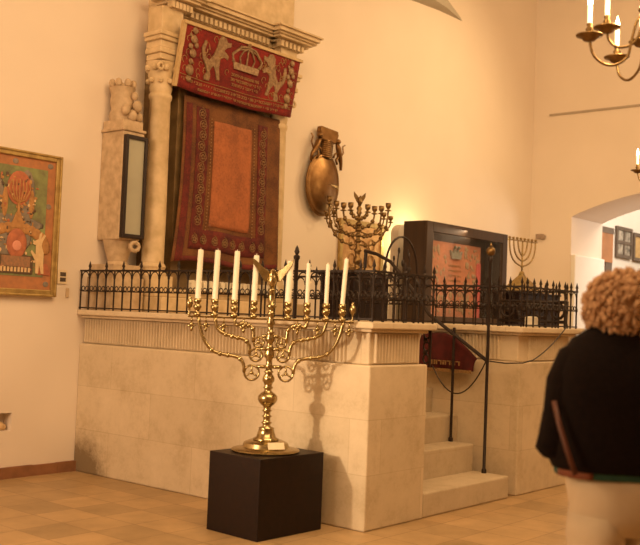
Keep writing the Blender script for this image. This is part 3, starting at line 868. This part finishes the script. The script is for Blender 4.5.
MB().box(-.585, .585, -.009, .009, BARZ-.008, BARZ+.008).build('crossbar', BRASS, ME, bevel=.002)
cup = MB().lathe([(.008, -.005), (.022, .0), (.030, .012), (.02, .022), (.012, .03), (.022, .045), (.030, .06), (.027, .075), (.014, .083), (.024, .092), (.026, .10), (.026, .12), (.022, .122)], seg=16).build('candle_cup', BRASS, ME, smooth=True)
cupme = cup.data; first = True
for k, x in candx.items():
    if first: o = cup; first = False
    else:
        o = bpy.data.objects.new('candle_cup', cupme); COL.objects.link(o); o.parent = ME
    o.location = (x, 0, BARZ+.005)
# pendant oil spoons under the bar
sp = MB().tube([(0, 0, .0), (0, 0, -.035)], .006, 6).ball((0, 0, -.05), .016, 8).tube([(-.03, 0, -.055), (-.015, 0, -.065), (.015, 0, -.065), (.03, 0, -.055)], .006, 6).lathe([(.006, -.10), (.012, -.085), (.005, -.06)], seg=8).build('pendant', BRASS, ME, smooth=True)
first = True
for x in (-.555, -.455, -.33, -.19, .19, .33, .455, .555):
    if first: o = sp; first = False
    else: o = bpy.data.objects.new('pendant', sp.data); COL.objects.link(o); o.parent = ME
    o.location = (x, -.0, BARZ-.005)
for s in (-1, 1):
    MB().lathe([(.006, 0), (.012, .01), (.006, .02), (.008, .05), (.018, .06), (.024, .085), (.02, .105), (.01, .115), (.014, .125), (.004, .14)], (s*.575, 0, BARZ+.005), 12).build('bar_finial', BRASS, ME, smooth=True)
# eagle
b = MB()
b.tube([(0, 0, 1.14), (0, -.01, 1.19), (0, -.0, 1.23), (0, -.015, 1.265), (0, -.045, 1.275)], [.012, .035, .032, .018, .004], 10)
b.build('eagle_body', BRASS, ME, smooth=True)
for s in (-1, 1):
    M = Matrix.Translation((s*.015, .01, 1.19)) @ Matrix.Rotation(s*-.3, 4, 'Z') @ Matrix.Diagonal((s*1.1, 1, 1.3, 1))
    MB().prism([(0, 0), (.04, .0), (.075, .045), (.115, .09), (.125, .125), (.09, .105), (.05, .075), (.02, .06), (0, .05)], -.006, .006, M).build('eagle_wing', BRASS, ME, bevel=.003)
MB().box(-.058, .058, -.003, .003, -.024, .024, Matrix.Translation((.075, -.178, .062)) @ Matrix.Rotation(.35, 4, 'Z') @ Matrix.Rotation(-.45, 4, 'X')).build('label_plate', PAPER, ME)
# candles: eight separate things
mt = Matrix.Rotation(MR, 4, 'Z')
cnames = {-4: 'white candle in the outermost cup on the painting side of the brass candelabrum',
          -3: 'white candle second from the painting end of the brass candelabrum',
          -2: 'white candle third from the painting end of the brass candelabrum',
          -1: 'white candle just beside the eagle, in front of the ark curtain',
          1: 'thick white candle just beside the eagle, on the stair side',
          2: 'thin white candle third from the stair end of the brass candelabrum',
          3: 'thin white candle second from the stair end of the brass candelabrum',
          4: 'white candle in the outermost cup on the stair side of the brass candelabrum'}
for k, x in candx.items():
    r = .020 if k < 0 else (.023 if k == 1 else .015 if k in (2, 3) else .016)
    h = .345 if k < 0 else (.29 if k == 1 else .28 if k in (2, 3) else .325)
    if k == -1: h = .32
    o = MB().lathe([(r, 0), (r*1.02, h*.5), (r*.97, h-.01), (r*.85, h)], seg=14).tube([(0, 0, h-.003), (0, .001, h+.012)], .0018, 5).build('candle', WAX, None, smooth='auto')
    p = mt @ Vector((x, 0, 0))
    o.location = (-.47+p.x, -2.775+p.y, .54+BARZ+.005+.1215)
    o.rotation_euler = (0, math.radians({4: 5, 1: 2, 2: 0, 3: 1}.get(k, 1.6)), 0)
    tag(o, cnames[k], 'candle', 'candles of the tall brass candelabrum')

# ------------------------------------------------------------------ dark table and branched menorah on the platform
o = MB().box(-.30, .30, -.22, .22, 0, .46).box(-.33, .33, -.25, .25, .4601, .50).build('black_table', BLACKW, None, bevel=.006); o.location = (2.60, -1.12, PZ)
tag(o, 'black block table behind the railing carrying the many branched candelabrum', 'table')
TZ = PZ+.50
M2 = thing('branched_candelabrum', 'aged bronze candelabrum with knobbly curved branches on the black block table', 'candelabrum', (2.62, -1.12, TZ), math.radians(-18))
b = MB(); b.lathe([(.12, 0), (.12, .015), (.09, .03), (.05, .045), (.035, .06), (.03, .09), (.045, .11), (.045, .15), (.028, .17), (.03, .22), (.045, .24), (.03, .26), (.02, .30), (.018, .62), (.03, .64), (.022, .66), (.03, .69), (.012, .72)], seg=20)
for z in (.34, .40, .46, .52, .58): b.ball((0, 0, z), .036, 10, 1, 1, .7)
b.build('stem', BRONZE, M2, smooth=True)
for k in range(5):
    b = MB(); a = .3+k*2*PI/5
    b.ball((.07*math.cos(a), .07*math.sin(a), .04), .026, 8)
    b.build('foot_ornament', BRONZE, M2, smooth=True)
b = MB(); b.tube([(0, 0, .71), (0, -.01, .755), (0, 0, .79), (0, -.02, .82)], [.012, .03, .022, .008], 8)
for s in (-1, 1):
    b.prism([(0, 0), (.02, 0), (.06, .06), (.065, .11), (.03, .08), (0, .05)], -.005, .005, Matrix.Translation((s*.01, 0, .75)) @ Matrix.Diagonal((s, 1, 1, 1)))
b.build('eagle', BRONZE, M2, smooth='auto')
tips = [(.38, .71), (.29, .67), (.20, .66), (.11, .67)]
for s in (-1, 1):
    for k, (xe, zt) in enumerate(tips):
        z0 = .30+.095*k
        p0 = V((s*.01, 0, z0))
        pts = bezier(p0, V((s*xe*.55, 0, z0-.02)), V((s*xe*.98, 0, z0+.05)), V((s*xe, 0, zt-.02)), 14)
        b = MB(); b.tube(pts, .010, 6)
        for q in range(2, 14, 3 if k < 2 else 4):
            b.ball(pts[q], .024, 8)
            b.ball(pts[q]+V((0, -.012, .016)), .013, 6)
        b.lathe([(.01, 0), (.034, .005), (.034, .012), (.014, .018), (.014, .03), (.028, .045), (.03, .09), (.024, .09)], (s*xe, 0, zt-.02), 12)
        b.build('branch', BRONZE, M2, smooth=True)
# second row of branches towards the viewer/back (spread like a bush)
for s in (-1, 1):
    for k, (xe, zt) in enumerate(((.24, .60), (.33, .57))):
        pts = bezier(V((0, 0, .40+k*.05)), V((s*xe*.5, -.06*s, .36)), V((s*xe, -.10*s, .45)), V((s*xe, -.12*s, zt-.02)), 12)
        b = MB(); b.tube(pts, .008, 6)
        for q in (3, 6, 9): b.ball(pts[q], .02, 8)
        b.lathe([(.01, 0), (.03, .005), (.03, .012), (.012, .018), (.012, .03), (.026, .04), (.028, .075), (.022, .075)], (s*xe, -.12*s, zt-.02), 10)
        b.build('branch', BRONZE, M2, smooth=True)

# ------------------------------------------------------------------ small framed picture behind branched menorah
FP = thing('ochre_picture', 'small gold framed ochre picture on the wall behind the branched candelabrum', 'picture', (4.10, -.005, 1.92))
b = MB()
for (x0, x1, z0, z1) in ((-.45, -.39, 0, .79), (.39, .45, 0, .79), (-.39, .39, 0, .06), (-.39, .39, .73, .79)):
    b.box(x0, x1, -.04, 0, z0, z1)
b.build('frame', GOLD, FP, bevel=.005)
MB().box(-.40, .40, -.02, 0, .05, .74).build('canvas', simple('ochre_manuscript', (.66, .42, .20), (.42, .22, .09), 14, .8, 0, 0), FP)
b = MB()
for (x, z, r) in ((0, .4, .12), (-.2, .5, .06), (.2, .5, .06), (-.2, .3, .06), (.2, .3, .06)):
    b.tube([(x+r*math.cos(2*PI*j/16), -.024, z+r*1.2*math.sin(2*PI*j/16)) for j in range(16)], .012, 4, closed=True)
b.build('painted_scrolls', THREAD, FP)

# pale round topped slab behind case
b = MB(); b.prism([(-.16, 0)]+[(-.16*math.cos(PI*j/12), 1.08+.12*math.sin(PI*j/12)) for j in range(13)]+[(.16, 0)], -.06, .06, I4)
o = b.build('stone_stele', simple('pale_grey_stone', (.58, .50, .40), (.5, .42, .33), 8), None, bevel=.01); o.location = (4.30, -.5, PZ)
tag(o, 'pale round topped stone slab squeezed beside the dark display case', 'stone')

# ------------------------------------------------------------------ display case
DC = thing('display_case', 'large dark wooden display case with glass front on the rear platform', 'display case', (4.70, -1.05, PZ))
hx = .935; CH = 1.175; y0, y1 = -.15, .15
b = MB()
b.box(-hx+.031, hx-.031, y1-.02, y1, .041, CH-.031); b.box(-hx, -hx+.03, y0, y1, 0, CH); b.box(hx-.03, hx, y0, y1, 0, CH)
b.box(-hx+.03, hx-.03, y0, y1, CH-.03, CH); b.box(-hx+.03, hx-.03, y0, y1, 0, .04)
b.build('carcass', CABW, DC)
b = MB()
for (x0, x1, z0, z1) in ((-hx, -hx+.13, 0, CH), (hx-.12, hx, 0, CH), (-hx+.13, hx-.12, 0, .08), (-hx+.13, hx-.12, CH-.12, CH)):
    b.box(x0, x1, y0-.03, y0, z0, z1)
for (x0, x1, z0, z1) in ((-hx+.13, -hx+.155, .08, CH-.12), (hx-.145, hx-.12, .08, CH-.12)):
    b.box(x0, x1, y0-.015, y0, z0, z1)
b.build('door_frame', CABW, DC, bevel=.006)
MB().box(-hx+.13, hx-.12, y0-.012, y0-.008, .08, CH-.12).build('glass_pane', GLASS, DC)
MB().box(hx-.34, hx-.31, y0+.01, y0+.03, .3, .95).build('blue_grey_strip', simple('blue_grey_fabric', (.25, .28, .30)), DC)  # plain blue-grey strip inside the case, not a lamp
TX = thing('embroidered_textile', 'orange red cloth embroidered with a crown inside the glazed display case', 'textile', (4.58, -1.10, PZ+.045))
area('case_fill', (4.70, -1.185, PZ+1.13), (4.65, -1.09, PZ+.4), 1.5, .03, 2.6, (1, .78, .5))  # fill light added inside the case to brighten the cloth
MB().box(-.63, .60, 0, .02, 0, .93).build('cloth', TEXT_M, TX)
MB().box(-.71, -.60, -.01, .02, 0, .60).box(.50, .60, -.01, .02, 0, .72).build('pink_edge', PINKB, TX)
b = MB(); M = Matrix.Translation((0, -.02, .74))
b.prism([(-.10, 0), (.10, 0), (.13, .10), (.07, .06), (.04, .13), (0, .07), (-.04, .13), (-.07, .06), (-.13, .10)], -.008, .02, M)
b.ball((-.04, -.03, .88), .022, 8); b.ball((.04, -.03, .88), .022, 8)
b.build('silver_crown', simple('silver_thread_dark', (.35, .34, .27), (.2, .2, .16), 40, .5, .3), TX)
b = MB(); rnd = random.Random(2)
for i in range(230):
    x = rnd.uniform(-.60, .57); z = rnd.uniform(.08, .88)
    if abs(x) < .2 and z > .35: continue
    b.ball((x, -.002, z), rnd.uniform(.01, .035), 7, 1, .15, rnd.uniform(.7, 1.6))
b.build('floral_embroidery', simple('faded_gold_flowers', (.46, .30, .16), (.28, .22, .13), 30), TX, smooth=True)
b = MB()
rnd = random.Random(4)
for z in (.66, .60, .54, .48):
    letters_b = b; x = -.14
    while x < .14:
        b.box(x, x+.02, -.004, .004, z, z+.006); b.box(x+.015, x+.02, -.004, .004, z-.02, z+.006)
        if rnd.random() < .5: b.box(x, x+.005, -.004, .004, z-.02, z)
        x += .032
b.build('stitched_lettering', THREAD, TX)

# ------------------------------------------------------------------ black box and small menorah
o = MB().box(-.57, .57, -.28, .28, 0, .42).box(-.59, .59, -.30, .30, .42, .445).build('low_black_box', BLACKW, None, bevel=.006); o.location = (6.24, -1.12, PZ)
tag(o, 'long low black box behind the railing, under the slender seven branched lamp', 'box')
M3 = thing('slender_menorah', 'slender gold branched lamp with flat top bar on the low black box', 'menorah', (6.24, -1.12, PZ+.445), math.radians(-8))
b = MB()
b.rings([[V((sx*h, sy*h, z)) for sx, sy in ((-1, -1), (1, -1), (1, 1), (-1, 1))] for h, z in ((.22, 0), (.22, .02), (.17, .05), (.10, .15), (.035, .23), (.03, .25))])
b.build('pyramid_base', BRASS if False else simple('dull_gold', (.36, .24, .09), (.22, .14, .05), 40, .5, .7), M3)
DG = bpy.data.materials['dull_gold']
b = MB(); b.ball((0, 0, .26), .04, 10); b.lathe([(.012, .28), (.012, .34), (.025, .35), (.012, .36), (.012, .70)], seg=10); b.build('stem', DG, M3, smooth=True)
for s in (-1, 1):
    for xe, z0 in ((.29, .36), (.20, .43), (.105, .50)):
        pts = bezier(V((0, 0, z0)), V((s*xe*.7, 0, z0+.03)), V((s*xe, 0, z0+.12)), V((s*xe, 0, .70)), 12)
        MB().tube(pts, .011, 6).build('branch', DG, M3, smooth=True)
b = MB(); b.box(-.32, .32, -.015, .015, .695, .71)
for k in range(8): b.lathe([(.012, 0), (.02, .02), (.016, .035)], (-.29+.083*k, 0, .71), 8)
b.build('top_bar', DG, M3)
o = MB().ball((0, 0, 0), .05, 10, .5, 1, 1).box(-.01, .03, .02, .12, -.03, .05).build('wall_socket', simple('socket_grey', (.35, .25, .18)), None); o.location = (8.53, -.24, 2.90)
tag(o, 'small dark fitting on the end wall beside the room corner', 'fitting')
# spare metal crown ornament near platform end (cluster behind railing) and little white can
b = MB(); b.lathe([(.05, 0), (.06, .01), (.06, .09), (.045, .10)], seg=14); o = b.build('white_cup', WAX, None, smooth='auto'); o.location = (2.60, -3.19, PZ)
tag(o, 'small pale cup standing behind the front railing near the black box', 'cup')
SC = thing('scroll_bench', 'dark ornate scrollwork bench behind the railing near the arch', 'bench', (3.13, -2.92, PZ))
b = MB()
for k in range(4):
    yk = -.27+.18*k
    b.tube([(.0+.0, yk+.07*math.cos(t*.7), .16+.07*math.sin(t*.7)) for t in range(9)], .016, 6, closed=True)
    b.ball((0, yk, .17), .03, 8)
b.tube([(0, -.36, .25), (0, .36, .25)], .018, 6); b.tube([(0, -.36, .06), (0, .36, .06)], .018, 6)
b.build('scroll_side', IRON, SC, smooth=True)
for y in (-.36, .36): MB().lathe([(.02, 0), (.02, .03), (.012, .05), (.02, .26)], (0, y, 0), 8).build('leg', IRON, SC, smooth=True)

# ------------------------------------------------------------------ frames in the room beyond the arch
def frame(label, x0, x1, z0, z1, matf, matp, cells=0, y=-.455, fw=.06):
    F = thing('wall_frame', label, 'frame', ((x0+x1)/2, y, z0)); w_ = (x1-x0)/2; h_ = z1-z0
    b = MB()
    for (a, c, e, f) in ((-w_, -w_+fw, 0, h_), (w_-fw, w_, 0, h_), (-w_+fw, w_-fw, 0, fw), (-w_+fw, w_-fw, h_-fw, h_)):
        b.box(a, c, -.04, 0, e, f)
    if cells:
        b.box(-.03, .03, -.035, 0, fw, h_-fw); b.box(-w_+fw, w_-fw, -.034, 0, h_/2-.03, h_/2+.03)
    b.build('frame', matf, F)
    MB().box(-w_+.02, w_-.02, -.02, 0, .02, h_-.02).build('picture', matp, F)
    return F
DK = simple('dark_frame_wood', (.16, .12, .09), None, 20, .5)
photo = simple('old_photographs', (.62, .56, .46), (.05, .045, .04), 9, .6, 0, 0)
frame('dark frame of four old photographs on the white wall beyond the arch', 10.83, 11.52, 2.75, 3.30, DK, photo, 1)
frame('wooden framed yellowed document beside the four photographs beyond the arch', 11.60, 12.15, 2.74, 3.25, DK, simple('yellowed_document', (.66, .45, .2), (.5, .32, .13), 12))
frame('dark frame partly cut off beyond the yellowed document', 12.28, 12.9, 2.72, 3.24, DK, photo)
HP = thing('hanging_panel', 'glossy panel with orange reflected light painted into its brown, just inside the arch', 'panel', (10.30, -.46, 2.62))
MB().box(-.30, .26, -.08, 0, 0, .56).build('panel', simple('glossy_reflection_brown', (.50, .22, .09), (.32, .15, .07), 3, .25), HP)  # orange lamp reflection is put into the panel's base colour
MB().box(-.31, .27, -.09, .0, .50, .60).box(.0, .26, -.07, 0, -.32, 0).build('dark_edge', DK, HP)

# ------------------------------------------------------------------ chandeliers
def chandelier(label, loc, rot):
    C = thing('chandelier', label, 'chandelier', loc, rot, 'brass chandeliers with candle bulbs')
    b = MB(); b.lathe([(.02, -.16), (.06, -.14), (.09, -.09), (.07, -.04), (.025, -.01), (.02, .1), (.04, .13), (.02, .17), (.018, .35), (.035, .4), (.012, .45)], seg=20)
    b.build('baluster_stem', BRONZE, C, smooth=True)
    MB().tube([(0, 0, .44), (0, 0, 7.18-loc[2])], .008, 6).build('hanging_rod', BRONZE, C)
    for tier, (R, n, z, off) in enumerate(((.395, 5, -.01, 0), (.29, 5, .06, -.26))):
        for k in range(n):
            a = off+2*PI*k/n; ca, sa = math.cos(a), math.sin(a)
            A = lambda r, zz: (r*ca, r*sa, zz)
            arm = MB()
            prf = [(.03, z+.05), (.08, z+.12), (.14, z+.10), (.17, z+.0), (R*.5, z-.11), (R*.72, z-.155), (R*.93, z-.11), (R, z-.02)] if tier == 0 else \
                  [(.03, z+.09), (.07, z+.13), (.10, z+.06), (R*.5, z-.08), (R*.78, z-.11), (R*.96, z-.07), (R, z-.01)]
            pp = [V(A(*q)) for q in prf]; sm = []
            for i in range(len(pp)-1):
                p_1 = pp[max(i-1, 0)]; p0 = pp[i]; p1 = pp[i+1]; p2 = pp[min(i+2, len(pp)-1)]
                for j in range(4):
                    t = j/4
                    sm.append(.5*((2*p0)+(p1-p_1)*t+(2*p_1-5*p0+4*p1-p2)*t*t+(3*p0-p_1-3*p1+p2)*t**3))
            sm.append(pp[-1])
            arm.tube(sm, .0075, 6)
            ao = arm.build('arm', BRONZE, C, smooth=True)
            MB().lathe([(.008, -.035), (.03, -.03), (.045, -.012), (.068, -.006), (.07, .0), (.02, -.004), (.012, .012), (.022, .027), (.012, .042), (.017, .055), (.014, .06)], A(R, z), 18).build('drip_pan', BRONZE, ao, smooth=True)
            MB().lathe([(.0125, .058), (.0125, .15), (.011, .152)], A(R, z), 10).build('candle_sleeve', simple_wax, ao, smooth='auto')
            MB().lathe([(.006, .150), (.013, .168), (.014, .18), (.008, .205), (.001, .23)], A(R, z), 10).build('bulb', BULB, ao, smooth=True)
    return C
simple_wax = emis('glowing_candle_sleeve', (1, .80, .50), 1.1)
C1 = chandelier('brass chandelier with glowing candle bulbs cut off by the top corner', (-.56, -5.56, 3.02), math.radians(-50+180+2))
C2 = chandelier('farther small looking brass chandelier hanging level with the arch', (4.46, -3.82, 3.18), math.radians(100))
point('chandelier_glow', (-.56, -5.56, 3.35), 45, (1, .70, .36), .12)
point('chandelier_glow_far', (4.46, -3.82, 3.5), 30, (1, .70, .36), .12)

# ------------------------------------------------------------------ person seen from behind
PXY = V((-2.165, -6.045, 0))
PR = math.radians(-50)+.0       # local +y = facing direction (away from camera)
PE = thing('person', 'woman with curly blond hair in black jacket and cream trousers, seen from behind', 'person', PXY, PR)
# body: one continuous skinned mesh
def skin_body():
    J = {  # name: (pos, radius)
        'pel': ((0, 0, .93), (.12, .10)), 'waist': ((0, .0, 1.08), (.125, .10)), 'chest': ((0, -.005, 1.25), (.165, .12)), 'neckb': ((0, -.01, 1.42), (.075, .07)),
        'neck': ((0, .01, 1.47), (.055, .055)), 'head1': ((0, .025, 1.54), (.07, .085)), 'head2': ((0, .025, 1.62), (.075, .09)), 'head3': ((0, .02, 1.665), (.05, .06)),
    }
    E_ = [('pel', 'waist'), ('waist', 'chest'), ('chest', 'neckb'), ('neckb', 'neck'), ('neck', 'head1'), ('head1', 'head2'), ('head2', 'head3')]
    for s, t in ((-1, 'l'), (1, 'r')):
        J['sh'+t] = ((s*.15, -.01, 1.38), (.06, .06)); J['el'+t] = ((s*.225, -.0, 1.10), (.043, .043)); J['wr'+t] = ((s*.17, .20, 1.06), (.028, .028)); J['ha'+t] = ((s*.12, .27, 1.08), (.035, .02))
        J['hip'+t] = ((s*.08, 0, .86), (.075, .09)); J['kn'+t] = ((s*.098, .01, .47), (.05, .05)); J['an'+t] = ((s*.105, -.01, .09), (.034, .034)); J['to'+t] = ((s*.108, .12, .035), (.035, .03))
        E_ += [('chest', 'sh'+t), ('sh'+t, 'el'+t), ('el'+t, 'wr'+t), ('wr'+t, 'ha'+t), ('pel', 'hip'+t), ('hip'+t, 'kn'+t), ('kn'+t, 'an'+t), ('an'+t, 'to'+t)]
        # fingers
        for q in range(4):
            f1, f2 = 'f%s%d' % (t, q), 'g%s%d' % (t, q)
            J[f1] = ((s*(.09-.0*q), .32, 1.105-.02*q), (.009, .009)); J[f2] = ((s*(.055), .335+.0*q, 1.10-.02*q), (.008, .008))
            E_ += [('ha'+t, f1), (f1, f2)]
        J['th'+t] = ((s*.10, .27, 1.125), (.01, .01)); E_.append(('ha'+t, 'th'+t))
    names = list(J); me = bpy.data.meshes.new('body')
    me.from_pydata([J[k][0] for k in names], [(names.index(a), names.index(c)) for a, c in E_], [])
    o = bpy.data.objects.new('body', me); COL.objects.link(o)
    m = o.modifiers.new('skin', 'SKIN'); m.use_smooth_shade = True
    sv = me.skin_vertices[0].data
    for i, k in enumerate(names): sv[i].radius = J[k][1]
    sv[0].use_root = True
    q = o.modifiers.new('sub', 'SUBSURF'); q.levels = 2; q.render_levels = 2
    me.materials.append(SKIN); o.parent = PE
    return o
skin_body()
# face features (turned away)
b = MB(); b.tube([(0, .105, 1.60), (0, .135, 1.565), (0, .105, 1.555)], [.008, .014, .01], 8)
b.tube([(-.025, .105, 1.525), (0, .112, 1.523), (.025, .105, 1.525)], .006, 6)
b.build('face_features', SKIN, PE, smooth=True)
b = MB(); b.ball((-.03, .105, 1.60), .012, 10); b.ball((.03, .105, 1.60), .012, 10); b.build('eyes', simple('eye_white', (.8, .78, .75)), PE, smooth=True)
b = MB()
for s in (-1, 1): b.ball((s*.085, .01, 1.585), .028, 10, .35, .7, 1)
b.build('ears', SKIN, PE, smooth=True)
def loft(secs, n=28, fold=0, seed=1):
    """secs: (z, cx, cy, rx, ry, pow)"""
    R = []
    for (z, cx, cy, rx, ry, pw) in secs:
        ring = []
        for i in range(n):
            a = 2*PI*i/n; c, s_ = math.cos(a), math.sin(a)
            x = math.copysign(abs(c)**(2/pw), c)*rx; y = math.copysign(abs(s_)**(2/pw), s_)*ry
            k = 1+fold*math.sin(a*7+z*9+seed)
            ring.append(V((cx+x*k, cy+y*k, z)))
        R.append(ring)
    return R
# jacket torso
b = MB()
b.rings(loft([(1.01, 0, .005, .232, .170, 2.4), (1.03, 0, .005, .240, .175, 2.4), (1.09, 0, .0, .240, .174, 2.4), (1.17, 0, -.005, .238, .168, 2.4), (1.26, 0, -.01, .238, .162, 2.5),
              (1.34, 0, -.012, .234, .15, 2.5), (1.40, 0, -.012, .214, .13, 2.4), (1.455, 0, -.01, .18, .11, 2.2), (1.487, 0, -.005, .13, .09, 2), (1.51, 0, .0, .085, .08, 2), (1.53, 0, .005, .078, .078, 2)], 32, .010), cap=False)
b.build('jacket', JACKET, PE, smooth=True, solid=.008)
for s in (-1, 1):
    b = MB()
    pts = [V((s*.12, -.01, 1.42)), V((s*.165, -.012, 1.38)), V((s*.195, -.01, 1.30)), V((s*.208, -.008, 1.20)), V((s*.228, .0, 1.10)), V((s*.238, .01, 1.055))]
    b.tube(pts, [.055, .072, .074, .068, .062, .060], 14)
    pts = [V((s*.235, -.0, 1.09)), V((s*.225, .08, 1.07)), V((s*.195, .15, 1.06)), V((s*.165, .19, 1.06))]
    b.tube(pts, [.05, .05, .045, .04], 12)
    b.build('sleeve', JACKET, PE, smooth=True)
# strap and bag edge
MB().tube([(-.258, -.085, 1.24), (-.246, -.125, 1.16), (-.225, -.155, 1.08), (-.20, -.165, 1.005)], .010, 6).build('bag_strap', LEATHER, PE, smooth=True)
# shirt hem
b = MB(); b.rings(loft([(.985, 0, .005, .222, .158, 2.4), (1.03, 0, .005, .228, .162, 2.4)], 32, .01), cap=False); b.build('shirt_hem', TEAL, PE, smooth=True, solid=.006)
b = MB(); b.grid(lambda u, v: V((-.232*math.cos(.2+u*.75)*1.0, -.168*math.sin(.2+u*.75)**.85*1.0, .985+.035*v)), 12, 2); b.build('shirt_print', ORANGEC, PE, smooth=True, solid=.004)
# trousers
b = MB()
b.rings(loft([(.80, 0, .0, .185, .14, 2.4), (.86, 0, -.008, .20, .156, 2.4), (.94, 0, -.005, .208, .155, 2.4), (1.03, 0, 0, .205, .145, 2.4)], 32, .008))
for s in (-1, 1):
    b.rings(loft([(.06, s*.125, -.01, .085, .095, 2), (.10, s*.125, -.01, .085, .093, 2), (.30, s*.12, -.005, .086, .092, 2), (.48, s*.117, .0, .09, .095, 2), (.65, s*.105, -.005, .094, .118, 2.1), (.78, s*.098, -.012, .102, .142, 2.2), (.86, s*.095, -.01, .104, .145, 2.3)], 24, .02, s+2))
for v_ in b.bm.verts: v_.co.x = v_.co.x*.86+.008*math.sin(v_.co.z*30+v_.co.y*20)*(1 if v_.co.z < 1.0 else 0); v_.co.y += .012*math.sin(v_.co.z*22+v_.co.x*25)
b.build('trousers', TROUSER, PE, smooth=True)
for s in (-1, 1):
    b = MB(); b.rings(loft([(.0, s*.108, .05, .05, .135, 2.2), (.02, s*.108, .05, .053, .14, 2.2), (.06, s*.108, .04, .048, .12, 2.2), (.10, s*.108, -.01, .042, .06, 2)], 20)); b.build('shoe', SHOE, PE, smooth=True)
# hair: many curls around the skull
rnd = random.Random(11)
b = MB()
b.ball((0, .0, 1.57), 1, 24, .122, .125, .122)
for i in range(2200):
    th = rnd.uniform(0, 2*PI); ph = math.acos(rnd.uniform(-.75, 1))
    d_ = V((math.sin(ph)*math.cos(th), math.sin(ph)*math.sin(th), math.cos(ph)))
    if d_.y > .55 and d_.z < .45: continue
    p = V((0, .0, 1.57))+V((d_.x*.126, d_.y*.126, d_.z*.120))
    r = rnd.uniform(.004, .010)
    p = p+d_*rnd.uniform(-.008, .020); b.ball(p, r, 5, 1, 1, rnd.uniform(.8, 1.6))
b.build('hair', HAIR, PE, smooth=True)
